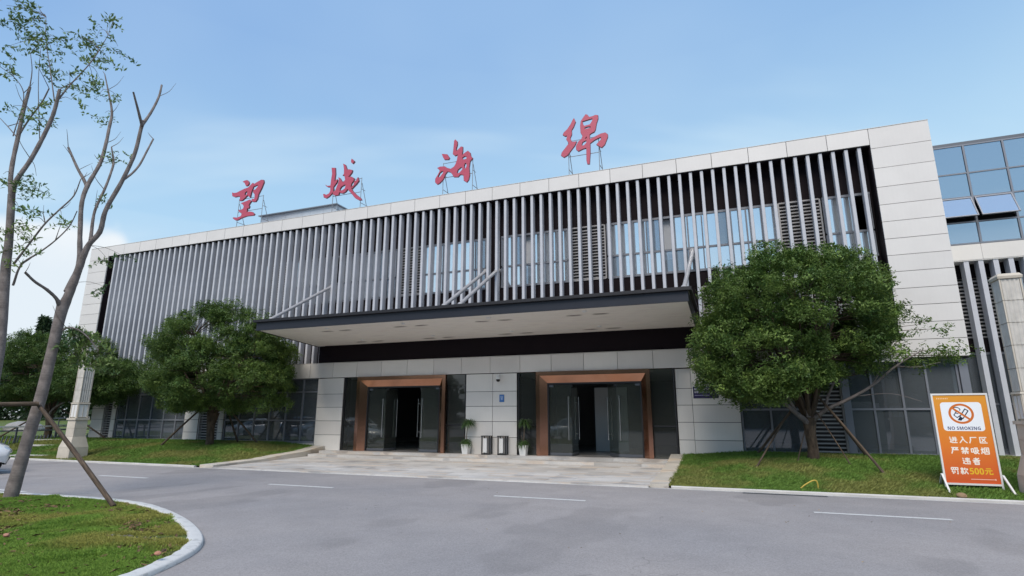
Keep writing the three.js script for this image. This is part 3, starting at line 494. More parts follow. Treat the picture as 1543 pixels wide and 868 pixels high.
    for (let i = 0; i < n; i++) for (let r = 0; r < rows.length - 1; r++) {
      const p = part('pane', new THREE.PlaneGeometry(xs[i + 1] - xs[i] - 0.04, rows[r + 1] - rows[r] - 0.04), M.glassLow, w);
      p.position.set((xs[i] + xs[i + 1]) / 2, (rows[r] + rows[r + 1]) / 2, z); p.rotation.set((R() - 0.5) * 0.008, (R() - 0.5) * 0.012, 0);
    }
  };
  glazing([-33.46, -32.81, -31.94, -31.08, -30.19, -29.37, -28.74], 0.56, 1.44, 2.63, 3.18, -0.08);
  glazing([-26.31, -25.47, -24.59, -23.74, -22.85, -21.98, -21.16], 0.56, 1.44, 2.63, 3.18, -0.08);
  glazing([-4.57, -3.7, -2.72], 0.54, 1.83, 0, 3.18, -0.08);
  glazing([-1.5, -0.85, -0.09, 0.56, 1.36], 0.54, 1.83, 0, 3.26, -0.3);
  part('post', [bx(-2.71, -2.67, 0.5, 3.18, -0.1, 0.02), bx(-1.69, -1.5, 0.5, 3.18, -0.3, 0.02), bx(1.37, 1.58, 0.4, 3.27, -0.45, -0.2)], M.frame, bld);
  part('plinth', [bx(-4.55, 1.6, 0.3, 0.488, -0.45, 0.0), bx(-33.4, -21.2, 0.3, 0.508, -0.2, 0.0)], M.kerb, bld);

  // two copper-framed entrances
  const entrance = (gx0, gx1, ox0, ox1, ix0, ix1) => {
    const y0 = 0.27, yo = 3.185, yi = 2.79, zf = 0.16;
    const e = grp('entrance', bld);
    // mitred frame with a splayed inner face
    const ring = [[ox0, yo, ox1], [ix0, yi, ix1]];
    const mk = (A, B, C, D, zA, zB) => { const g = new THREE.BufferGeometry(); const P = [[...A, zA], [...B, zA], [...C, zB], [...D, zB]]; g.setAttribute('position', new THREE.Float32BufferAttribute(P.flat(), 3)); g.setIndex([0, 3, 1, 1, 3, 2]); g.computeVertexNormals(); const m = metre(g.toNonIndexed()); return m; };
    const mI = 0.14, a0 = ox0, a1 = ox1, b0 = ox0 + mI, b1 = ox1 - mI, yb = yo - mI;
    const leftG = [bx(a0, b0, y0, yb, 0.02, zf), mk([b0, y0], [b0, yb], [ix0, yi], [ix0, y0], zf, 0.0)];
    const topG = [bx(a0, a1, yb + 0.002, yo, 0.02, zf), mk([b0, yb], [b1, yb], [ix1, yi], [ix0, yi], zf, 0.0)];
    const rightG = [bx(b1, a1, y0, yb, 0.02, zf), mk([ix1, y0], [ix1, yi], [b1, yb], [b1, y0], 0.0, zf)];
    for (const g of [leftG[1], rightG[1], topG[1]]) { g.computeVertexNormals(); }
    M.copper.side = THREE.DoubleSide;
    part('copper_frame', leftG, M.copper, e); part('copper_frame', topG, M.copper, e); part('copper_frame', rightG, M.copper, e);
    part('frame', [bx(ix0 - 0.002, ix0 + 0.05, y0, yi, -0.14, -0.002), bx(ix1 - 0.05, ix1 + 0.002, y0, yi, -0.14, -0.002), bx(ix0 + 0.05, ix1 - 0.05, yi - 0.06, yi, -0.14, -0.002), bx(gx0, gx0 + 0.05, y0, 3.18, -0.12, -0.02), bx(gx1 - 0.05, gx1, y0, 3.18, -0.12, -0.02), bx(gx0 + 0.05, ox0, 1.27, 1.33, -0.1, -0.04), bx(ox1, gx1 - 0.05, 1.27, 1.33, -0.1, -0.04), bx(gx0 + 0.05, gx1 - 0.05, y0, y0 + 0.015, -0.14, -0.02)], M.black, e);
    for (const [p0, p1] of [[gx0 + 0.05, ox0], [ox1, gx1 - 0.05]]) { const p = part('pane', new THREE.PlaneGeometry(p1 - p0, 3.18 - y0), M.glassDoor, e); p.position.set((p0 + p1) / 2, (3.18 + y0) / 2, -0.07); }
    // four leaves: the outer pair shut, the inner pair swung into the lobby
    const w = (ix1 - ix0 - 0.1) / 4, h = yi - 0.06 - y0 - 0.03;
    for (let i = 0; i < 4; i++) {
      const hinge = i < 2 ? ix0 + 0.05 + i * w : ix0 + 0.05 + (i + 1) * w, dir = i < 2 ? 1 : -1;
      const d = grp('glass_door', bld); d.position.set(hinge, y0 + 0.015, -0.07);
      if (i === 1) d.rotation.y = 1.55; if (i === 2) d.rotation.y = -1.0;
      const p = part('pane', new THREE.BoxGeometry(w - 0.012, h, 0.012), M.glassDoor, d); p.position.set(dir * w / 2, h / 2, 0);
      part('fitting', [bx(dir > 0 ? 0.01 : -w + 0.01, dir > 0 ? w - 0.01 : -0.01, 0, 0.09, -0.02, 0.02), bx(dir > 0 ? 0.01 : -0.16, dir > 0 ? 0.16 : -0.01, h - 0.07, h, -0.018, 0.018)], M.frameDark, d);
      for (const s of [-1, 1]) { const hx = dir * (w - 0.09); part('handle', [rod([hx, 0.52, s * 0.07], [hx, 2.02, s * 0.07], 0.017), rod([hx, 0.72, 0], [hx, 0.72, s * 0.07], 0.011), rod([hx, 1.82, 0], [hx, 1.82, s * 0.07], 0.011)], M.steel, d); }
    }
  };
  entrance(-19.82, -14.22, -19.08, -15.02, -18.66, -15.34); entrance(-12.12, -6.54, -11.36, -7.32, -10.98, -7.64);

  // entrance canopy with rising soffit, fascia, hangers and downlights
  const can = grp('canopy', bld);
  const cx0 = -21.33, cx1 = -5.72, yb = 4.55, yf = 4.78, zF = 3.45;
  const tSoffit = (() => {
    const c = document.createElement('canvas'); c.width = 1536; c.height = 384; const g = c.getContext('2d'), r = rng(31);
    g.fillStyle = '#ece6dd'; g.fillRect(0, 0, 1536, 384);
    for (let i = 0; i < 2600; i++) { g.fillStyle = `rgba(${r() < 0.5 ? '150,140,128' : '225,218,208'},${0.05 * r()})`; g.beginPath(); g.ellipse(r() * 1536, r() * 384, 6 + 30 * r(), 3 + 8 * r(), 0, 0, 7); g.fill(); }
    for (const lx of [0.188, 0.393, 0.598, 0.803]) for (const lz of [0.25, 0.88]) for (const s of [-1, 1]) for (let i = 0; i < 60; i++) { // sooty water marks either side of each fitting
      g.fillStyle = `rgba(95,86,78,${0.05 + 0.05 * r()})`; g.beginPath(); g.ellipse(lx * 1536 + s * (22 + 38 * r()), lz * 384 + (r() - 0.5) * 16, 6 + 12 * r(), 2 + 4 * r(), 0, 0, 7); g.fill(); }
    const t = new THREE.CanvasTexture(c); t.colorSpace = THREE.SRGBColorSpace; return t;
  })();
  {
    const g = new THREE.BufferGeometry();
    g.setAttribute('position', new THREE.Float32BufferAttribute([cx0 + 0.04, yb, 0.08, cx1 - 0.04, yb, 0.08, cx1 - 0.04, yf, zF - 0.02, cx0 + 0.04, yf, zF - 0.02, cx0 + 0.04, yb + 0.03, 0.08, cx1 - 0.04, yb + 0.03, 0.08, cx1 - 0.04, yf + 0.03, zF - 0.02, cx0 + 0.04, yf + 0.03, zF - 0.02], 3));
    g.setAttribute('uv', new THREE.Float32BufferAttribute([0, 0, 1, 0, 1, 1, 0, 1, 0, 0, 1, 0, 1, 1, 0, 1], 2)); g.setIndex([0, 1, 2, 0, 2, 3, 4, 6, 5, 4, 7, 6]); g.computeVertexNormals();
    part('soffit', g, std({ map: tSoffit, roughness: 0.6, side: THREE.DoubleSide }), can);
  }
  part('deck', prismX([[0.02, yb + 0.05], [zF - 0.03, yf + 0.05], [zF - 0.03, 5.03], [0.02, 4.98]], cx0 + 0.05, cx1 - 0.05), M.canopyDark, can);
  part('fascia', [bx(cx0, cx1, yf - 0.02, 5.065, zF, zF + 0.05)], M.canopy, can);
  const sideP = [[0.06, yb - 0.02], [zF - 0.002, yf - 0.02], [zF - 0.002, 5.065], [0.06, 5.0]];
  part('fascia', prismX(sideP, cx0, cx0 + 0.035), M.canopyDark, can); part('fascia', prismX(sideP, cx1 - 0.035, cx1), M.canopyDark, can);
  part('gutter_edge', [bx(cx0 - 0.1, cx1 + 0.1, 5.067, 5.085, zF - 0.25, zF + 0.15), bx(cx0 - 0.1, cx1 + 0.1, 5.087, 5.165, zF + 0.06, zF + 0.15), bx(cx0 - 0.1, cx0 + 0.0, 5.067, 5.165, 0.02, zF - 0.252), bx(cx1, cx1 + 0.1, 5.067, 5.165, 0.02, zF - 0.252)], M.canopyDark, can);
  part('roof_sheet', bx(cx0, cx1, 5.03, 5.06, 0.0, zF - 0.01), M.frameDark, can);
  const hang = (x, xo = x) => { part('hanger', [rod([x, 7.25, -0.22], [xo, 5.2, 3.2], 0.065, 0.065, 10), rod([xo, 5.06, 3.25], [xo, 5.26, 3.1], 0.1, 0.09, 10), bx(xo - 0.14, xo + 0.14, 5.06, 5.09, 2.9, 3.35), rod([x, 7.25, -0.36], [x, 7.25, -0.2], 0.11, 0.11, 10)], M.slat, can); };
  hang(-21.02); hang(-13.05, -13.0); hang(-13.55, -13.6); hang(-5.66, -5.84);
  for (const x of [-18.4, -15.2, -12.0, -8.8]) for (const z of [0.92, 3.05]) { const y = mix(yb, yf, (z - 0.08) / (zF - 0.1)); part('downlight', [rod([x, y - 0.012, z], [x, y + 0.02, z], 0.09, 0.09, 16), rod([x, y - 0.035, z], [x, y - 0.013, z], 0.05, 0.06, 12)], M.white, can); }
  part('header', [bx(cx0 + 0.06, cx1 - 0.06, 3.83, yb - 0.005, -0.3, -0.02)], M.darkBrown, bld);

  // shallow metal roof shelter behind the parapet
  const sh = grp('roof_shelter', bld);
part('roof_sheet', bx(-27.2, -22.2, 11.83, 11.87, -5, -1.56), M.roofEdge, sh);
  for (let i = 0; i < 6; i++) part('wall_sheet', bx(-27.1 + i * 0.8 + 0.004, -26.3 + i * 0.8 - 0.004, 10.43, 11.825, -4.6, -1.7), M.roofSheet, sh);
}

// ---------------------------------------------------------------- annex on the right, set back
{
  const R = rng(19), ZA = -1.25, X0 = 1.66, X1 = 15;
  const an = thing('annex_building', 'glazed block at the right edge with blue panes, some tilted open, above grey fins', 'building');
  const cols = [0.75, 1.78, 2.81, 3.84, 4.87, 5.9, 6.93, 7.96, 8.99, 10.02, 11.05, 12.08, 13.11, 14.14, 15].map((d) => d + 1.06).filter((x) => x < X1); cols.unshift(X0); cols.push(X1);
  const rows = [6.9, 7.6, 8.43, 9.24, 10.2];
  part('wall', [bx(X1 - 0.3, X1, 0.3, 10.2, -14, ZA - 0.3), bx(X0, X1, 0.3, 10.2, -14, -13.7), bx(X0, X1 - 0.3, 6.36, 6.88, -13.7, ZA - 0.5), bx(X0, X1 - 0.3, 0.2, 0.5, -13.7, ZA - 0.4)], M.stone[2], an);
  part('roof', bx(X0, X1, 10.2, 10.32, -14, ZA + 0.02), M.frameDark, an);
  part('partition_wall', [bx(X0, X1 - 0.3, 0.5, 10.19, -6.2, -6.0)], M.insideDark, an);
  const bars = [];
  for (const x of cols.slice(1, -1)) bars.push(bx(x - 0.026, x + 0.026, rows[0] - 0.02, rows[4], ZA - 0.08, ZA + 0.03));
  for (const y of rows) bars.push(bx(X0, X1, y - 0.022, y + 0.022, ZA - 0.075, ZA + 0.022));
  part('curtain_wall_frame', bars, M.frame, an);
  for (let i = 0; i < cols.length - 1; i++) for (let r = 0; r < 4; r++) {
    const w = cols[i + 1] - cols[i] - 0.08, h = rows[r + 1] - rows[r] - 0.06, hop = r === 1 && (i < 3 || i === 5);
    if (hop) {
      const s = grp('hopper_window', an); s.position.set((cols[i] + cols[i + 1]) / 2, rows[2] - 0.03, ZA + 0.03); s.rotation.x = -0.42;
      const p = part('pane', new THREE.PlaneGeometry(w - 0.06, h - 0.06), M.glassUp, s); p.position.y = -h / 2;
      part('sash', [bx(-w / 2, w / 2, -0.03, 0, -0.02, 0.02), bx(-w / 2, w / 2, -h, -h + 0.03, -0.02, 0.02), bx(-w / 2, -w / 2 + 0.03, -h + 0.03, -0.03, -0.02, 0.02), bx(w / 2 - 0.03, w / 2, -h + 0.03, -0.03, -0.02, 0.02)], M.frame, s);
    } else { const p = part('pane', new THREE.PlaneGeometry(w, h), M.glassAnnex, an); p.position.set((cols[i] + cols[i + 1]) / 2, (rows[r] + rows[r + 1]) / 2, ZA); p.rotation.set((R() - 0.5) * 0.012, (R() - 0.5) * 0.02, 0); }
  }
  for (let x = 3.3 - 2.4, k = 0; x < X1; x += 1.9, k++) { const a = Math.max(X0, x), b = Math.min(X1, x + 1.9); if (b > a + 0.05) part('wall_panel', bx(a + 0.004, b - 0.004, 6.37, 6.86, ZA - 0.06, ZA + 0.04), M.stone[k % 4], an); }
  part('wall_panel', bx(X0 + 0.004, X1 - 0.004, 6.34, 6.366, ZA - 0.5, ZA + 0.03), M.stone[1], an);
  // fins, louvres and windows beneath
  const finG = metre(new THREE.BoxGeometry(0.13, 5.88, 0.34));
  for (let x = 2.36, i = 0; x < X1; x += 0.374, i++) { const f = shadows(new THREE.Mesh(finG, M.fin)); f.name = 'fin'; f.position.set(x, 3.4, ZA - 0.16); an.add(f); }
  const ZB = ZA - 0.5;
  part('spandrel', [bx(X0, X1, 3.55, 3.95, ZB - 0.04, ZB + 0.01), bx(X0, X1, 5.9, 6.34, ZB - 0.04, ZB + 0.01)], M.darkBrown, an);
  const l = grp('louvre', an); part('backing', bx(X0, 3.25, 3.955, 5.895, ZB - 0.16, ZB - 0.14), M.black, l);
  const sg = bx(-0.78, 0.78, -0.021, 0.021, -0.03, 0.04);
  for (let i = 0; i < 16; i++) { const s = shadows(new THREE.Mesh(sg, M.slat)); s.name = 'slat'; s.position.set(2.46, 4.02 + i * 0.118, ZB - 0.05); l.add(s); }
  for (let i = 0; i < 5; i++) {
    const w = grp('window', an), x0 = 3.3 + i * 2.3, x1 = Math.min(X1, x0 + 2.26);
    part('frame', [bx(x0, x1, 5.82, 5.89, ZB - 0.04, ZB + 0.02), bx(x0, x1, 3.96, 4.03, ZB - 0.04, ZB + 0.02), bx(x0, x0 + 0.06, 4.03, 5.82, ZB - 0.04, ZB + 0.02), bx(x1 - 0.06, x1, 4.03, 5.82, ZB - 0.04, ZB + 0.02), bx((x0 + x1) / 2 - 0.03, (x0 + x1) / 2 + 0.03, 4.03, 5.82, ZB - 0.04, ZB + 0.02)], M.frame, w);
    for (const k of [0, 1]) { const p = part('pane', new THREE.PlaneGeometry((x1 - x0) / 2 - 0.1, 1.78), M.glassUp, w); p.position.set(mix(x0, x1, 0.25 + 0.5 * k), 4.925, ZB); }
  }
  for (let i = 0; i < 6; i++) {
    const w = grp('window', an), x0 = X0 + i * 2.2, x1 = Math.min(X1, x0 + 2.17);
    part('frame', [bx(x0, x1, 3.47, 3.54, ZB - 0.04, ZB + 0.02), bx(x0, x1, 0.5, 0.57, ZB - 0.04, ZB + 0.02), bx(x0 + 0.06, x1 - 0.06, 1.95, 2.02, ZB - 0.04, ZB + 0.022), bx(x0, x0 + 0.06, 0.57, 3.47, ZB - 0.04, ZB + 0.02), bx(x1 - 0.06, x1, 0.57, 3.47, ZB - 0.04, ZB + 0.02), bx((x0 + x1) / 2 - 0.03, (x0 + x1) / 2 + 0.03, 0.57, 3.47, ZB - 0.035, ZB + 0.018)], M.frame, w);
    for (const k of [0, 1]) for (const [a, b] of [[0.57, 1.95], [2.02, 3.47]]) { const p = part('pane', new THREE.PlaneGeometry((x1 - x0) / 2 - 0.1, b - a), M.glassLow, w); p.position.set(mix(x0, x1, 0.25 + 0.5 * k), (a + b) / 2, ZB); }
  }
  part('plinth', bx(X0, X1, 0.3, 0.52, ZB, ZA + 0.05), M.kerb, an);
}

// ---------------------------------------------------------------- red characters on the roof
const TEXTDATA = 0;
{
  const spots = [['wang', -26.45, 'leftmost of the four red characters on wire stands along the parapet', [-0.85, 0.72]], ['cheng', -20.85, 'second red character from the left, with a loose dot at its upper right', [-0.62, 0.95]], ['hai', -14.95, 'third red character from the left on the parapet, over the middle of the canopy', [-0.72, 0.68]], ['mian', -9.45, 'rightmost and largest-looking red character on the parapet, with a long downstroke', [-0.62, 0.6]]];
  for (const [k, x, label, [fx0, fx1]] of spots) {
    const t = thing('roof_character', label, 'sign', [x, 10.7, -0.3], 0, 'red characters standing along the parapet');
    GLYPHS[k].forEach((rings, i) => {
      const s = new THREE.Shape(polyShape(rings[0], 0.01)); for (const h of rings.slice(1)) s.holes.push(new THREE.Path(polyShape(h, 0.01)));
      const g = new THREE.ExtrudeGeometry(s, { depth: 0.07 + 0.004 * i, bevelEnabled: true, bevelThickness: 0.008, bevelSize: 0.008, bevelSegments: 1, curveSegments: 1 }); g.translate(0, 0, -0.035 - 0.002 * i);
      const m = shadows(new THREE.Mesh(g, [M.letter, M.letterSide])); m.name = 'stroke'; t.add(m);
    });
    const W = M.wire, zb = -0.75, top = 1.75;
    for (const fx of [fx0, fx1]) {
      part('leg', rod([fx, 0, -0.075], [fx, top - 0.1, -0.075], 0.014), W, t);
      part('leg', rod([fx + 0.04, -0.2, zb], [fx, top - 0.35, -0.11], 0.014), W, t);
      part('brace', [rod([fx, 0.42, -0.075], [fx + 0.03, 0.42, zb + 0.15], 0.014), rod([fx, 1.1, -0.075], [fx + 0.02, 1.1, -0.35], 0.012)], W, t);
    }
    part('rail', [rod([fx0, 0.95, -0.08], [fx1, 0.95, -0.08], 0.014), rod([fx0, 1.62, -0.08], [fx1, 1.62, -0.08], 0.012), rod([fx0 + 0.03, 0.42, zb + 0.15], [fx1 + 0.03, 0.42, zb + 0.15], 0.018)], W, t);
  }
}

// ---------------------------------------------------------------- lamp posts
function lampPost(x, z, h0, label) {
  const t = thing('lamp_post', label, 'lamp post', [x, h0, z], 0, 'cream stone lamp posts along the kerb');
  const sq = (w0, w1, y0, y1) => { const g = new THREE.CylinderGeometry(w1 * 0.7071, w0 * 0.7071, y1 - y0, 4, 1); g.rotateY(Math.PI / 4); g.translate(0, (y0 + y1) / 2, 0); const h = g.toNonIndexed(); h.computeVertexNormals(); return metre(h); };
  part('base', sq(0.68, 0.66, -0.1, 0.44), M.cream, t); part('base_slope', sq(0.66, 0.47, 0.445, 0.84), M.cream, t);
  part('base_stone', sq(0.45, 0.45, 0.845, 1.14), M.cream, t); part('base_stone', sq(0.45, 0.44, 1.145, 1.445), M.cream, t);
  part('ledge', sq(0.52, 0.52, 1.45, 1.52), M.cream, t); part('ledge', sq(0.45, 0.42, 2.055, 2.1), M.cream, t);
  part('core', sq(0.34, 0.34, 1.52, 2.055), M.cream, t);
  for (let k = 0; k < 4; k++) { const l = part('lantern_panel', [bx(-0.15, 0.15, 1.56, 2.02, 0.172, 0.2)], M.white, t); l.rotation.y = k * Math.PI / 2; const f = part('lantern_frame', [bx(-0.2, -0.155, 1.521, 2.054, 0.165, 0.215), bx(0.155, 0.2, 1.521, 2.054, 0.165, 0.215), bx(-0.012, 0.012, 1.56, 2.02, 0.201, 0.21)], M.cream, t); f.rotation.y = k * Math.PI / 2; }
  for (let i = 0; i < 5; i++) {
    const y0 = 2.105 + i * 0.469;
    part('shaft_core', sq(0.33, 0.33, y0 + 0.001, y0 + 0.468), M.cream, t);
    const g = new THREE.PlaneGeometry(0.31, 0.455, 40, 1), p = g.attributes.position; for (let k = 0; k < p.count; k++) p.setZ(k, 0.177 + 0.008 * Math.cos(p.getX(k) / 0.31 * Math.PI * 2 * 4)); g.computeVertexNormals();
    for (let k = 0; k < 4; k++) { const f = part('fluted_panel', g, M.creamPale, t); f.position.y = y0 + 0.234; f.rotation.y = k * Math.PI / 2; }
    part('corner_bead', [[-1, -1], [1, -1], [1, 1], [-1, 1]].map(([a, b]) => bx(a * 0.178 - 0.014, a * 0.178 + 0.014, y0 + 0.004, y0 + 0.462, b * 0.178 - 0.014, b * 0.178 + 0.014)), M.cream, t);
  }
  part('cap', [sq(0.42, 0.44, 4.45, 4.5), sq(0.44, 0.36, 4.501, 4.56)], M.cream, t);
}
lampPost(-28.3, 4.92, 0.03, 'pale square lamp post by the kerb left of the office block, half behind leaves');
lampPost(0.84, 4.9, 0.02, 'pale fluted square lamp post cut off by the right edge beside the orange board');

// ---------------------------------------------------------------- orange notice board
{
  const t = thing('notice_board', 'orange no-smoking board with white and yellow lettering on a white frame, standing on grass', 'sign', [-0.2, 0.06, 4.42]);
  const c = document.createElement('canvas'); c.width = 640; c.height = 1216; const g = c.getContext('2d');
  const gr = g.createLinearGradient(0, 0, 0, 1216); gr.addColorStop(0, '#e09a33'); gr.addColorStop(0.55, '#e07f2a'); gr.addColorStop(1, '#d65c2c'); g.fillStyle = gr; g.fillRect(0, 0, 640, 1216);
  g.fillStyle = '#f3d9b8'; for (let i = 0; i < 7; i++) { g.fillRect(44 + i * 21, 40, 15, 4); g.fillRect(44 + i * 21, 50, 15, 3); g.fillRect(49 + i * 21, 38, 4, 20); }
  g.fillStyle = '#eef3f8'; g.beginPath(); g.roundRect(76, 100, 496, 404, 44); g.fill();
  g.lineCap = 'round'; g.lineJoin = 'round';
  // cigarette in a hand, and smoke, struck through
  g.strokeStyle = '#1b2438'; g.lineWidth = 13;
  g.beginPath(); g.moveTo(370, 195); g.lineTo(405, 222); g.lineTo(330, 330); g.lineTo(296, 303); g.closePath(); g.stroke();
  g.fillStyle = '#1b2438'; g.beginPath(); g.moveTo(296, 303); g.lineTo(330, 330); g.lineTo(306, 360); g.lineTo(262, 352); g.closePath(); g.fill();
  g.lineWidth = 11; g.beginPath(); g.moveTo(232, 182); g.quadraticCurveTo(262, 160, 296, 182); g.quadraticCurveTo(318, 196, 306, 214); g.stroke();
  g.beginPath(); g.moveTo(230, 200); g.lineTo(262, 236); g.lineTo(226, 280); g.lineTo(262, 318); g.lineTo(296, 290); g.stroke(); g.beginPath(); g.moveTo(246, 250); g.lineTo(280, 262); g.stroke();
  g.strokeStyle = '#d0702c'; g.lineWidth = 30; g.beginPath(); g.ellipse(316, 262, 138, 128, 0, 0, 7); g.stroke(); g.lineWidth = 27; g.beginPath(); g.moveTo(214, 178); g.lineTo(418, 348); g.stroke();
  g.fillStyle = '#1f2a5a'; g.font = 'bold 62px sans-serif'; g.textAlign = 'center'; g.fillText('NO SMOKING', 322, 488, 452);
  const stroke = (lines, x, y, s, col) => { g.strokeStyle = col; g.lineWidth = s * 0.13; g.lineCap = 'butt'; for (const l of lines) { g.beginPath(); for (let i = 0; i < l.length; i += 2) (i ? g.lineTo : g.moveTo).call(g, x + l[i] * s / 100, y + l[i + 1] * s / 100); g.stroke(); } };
  const row = (list, x, y, s, dx, col) => list.forEach((k, i) => stroke(HAN[k], x + i * dx, y, s, Array.isArray(col) ? col[i] : col));
  const w = '#f4efe6';
  row(['jin', 'ru', 'chang', 'qu'], 116, 576, 102, 118, w);
  row(['yan', 'jinn', 'xi', 'yann'], 116, 722, 102, 118, w);
  row(['wei', 'zhe'], 231, 864, 102, 118, w);
  row(['fa', 'kuan'], 76, 1002, 98, 110, w);
  g.fillStyle = '#e8c12c'; g.font = 'bold 116px sans-serif'; g.textAlign = 'left'; g.fillText('500', 296, 1094, 172); stroke(HAN.yuan, 472, 1002, 98, '#e8c12c');
  g.fillStyle = '#f2c9b8'; g.fillRect(300, 1156, 290, 9); g.fillRect(580, 1148, 12, 24);
  const map = new THREE.CanvasTexture(c); map.colorSpace = THREE.SRGBColorSpace; map.anisotropy = 8;
  part('panel', bx(-0.475, 0.475, 0.19, 2.02, -0.03, -0.002), M.white, t);
  const p = part('printed_face', new THREE.PlaneGeometry(0.95, 1.83), std({ map, roughness: 0.4 }), t); p.position.set(0, 1.105, 0.001);
  const F = M.white;
  part('frame', [bx(-0.51, -0.476, 0.02, 2.06, -0.035, 0.015), bx(0.476, 0.51, 0.02, 2.06, -0.035, 0.015), bx(-0.476, 0.476, 2.022, 2.06, -0.035, 0.015), bx(-0.476, 0.476, 0.15, 0.188, -0.035, 0.015)], F, t);
  for (const s of [-1, 1]) { part('leg', bar([s * 0.53, 0.36, 0.0], [s * 0.55, -0.01, 0.42], 0.035, 0.03), F, t); part('leg', bar([s * 0.53, 0.36, -0.02], [s * 0.535, -0.01, -0.34], 0.035, 0.03), F, t); }
}

// ---------------------------------------------------------------- trees
const leafMat = (t = 0.3) => new THREE.MeshPhysicalMaterial({ color: 0xffffff, roughness: 0.55, transmission: t, thickness: 0, side: THREE.DoubleSide, specularIntensity: 0.5 });
M.leaf = leafMat(0.3);
// a twig carrying n folded leaves
function twig(n, len, wid, spread, seed) {
  const r = rng(seed), pos = [];
  for (let i = 0; i < n; i++) {
    const a = r() * 6.283, el = -0.5 + 1.3 * r(), L = len * (0.7 + 0.6 * r()), W = wid * (0.7 + 0.6 * r());
    const d = new THREE.Vector3(Math.cos(a) * Math.cos(el), Math.sin(el), Math.sin(a) * Math.cos(el));
    const s = new THREE.Vector3().crossVectors(d, new THREE.Vector3(0, 1, 0)).normalize(), u = new THREE.Vector3().crossVectors(s, d);
    const o = new THREE.Vector3((r() - 0.5), (r() - 0.5) * 0.8, (r() - 0.5)).multiplyScalar(spread * 2);
    const P = (t, w, h) => o.clone().addScaledVector(d, t * L).addScaledVector(s, w * W).addScaledVector(u, h * W);
    const base = P(0, 0, 0), tip = P(1, 0, -0.25), l = P(0.45, 0.5, 0.18), q = P(0.45, -0.5, 0.18);
    for (const v of [base, l, tip, base, tip, q]) pos.push(v.x, v.y, v.z);
  }
  const g = new THREE.BufferGeometry(); g.setAttribute('position', new THREE.Float32BufferAttribute(pos, 3)); g.computeVertexNormals(); return g;
}
function foliage(name, parent, geos, mat, spots, tints, seed) { // spots: [x, y, z, scale, tintIndex-ish 0..1]
  const r = rng(seed), per = geos.map(() => []);
  for (const s of spots) per[Math.floor(r() * geos.length)].push(s);
  const d = new THREE.Object3D(), c = new THREE.Color();
  geos.forEach((g, k) => {
    const m = new THREE.InstancedMesh(g, mat, per[k].length); m.name = name; m.castShadow = m.receiveShadow = true; m.userData.kind = 'stuff';
    per[k].forEach((s, i) => {
      d.position.set(s[0], s[1], s[2]); d.rotation.set((r() - 0.5) * 1.6, r() * 6.283, (r() - 0.5) * 1.6); d.scale.setScalar(s[3] * (0.75 + 0.5 * r())); d.updateMatrix(); m.setMatrixAt(i, d.matrix);
      const t = clamp(s[4] + (r() - 0.5) * 0.8), a = tints[0], b = tints[1]; const v = 0.8 + 0.4 * r();
      c.setRGB(mix(a[0], b[0], t) * v, mix(a[1], b[1], t) * v, mix(a[2], b[2], t) * v); m.setColorAt(i, c);
    });
    parent.add(m);
  });
}
const twigs = [1, 2, 3, 4].map((k) => twig(12, 0.05 + 0.012 * k, 0.021 + 0.005 * k, 0.05 + 0.013 * k, 100 + k));
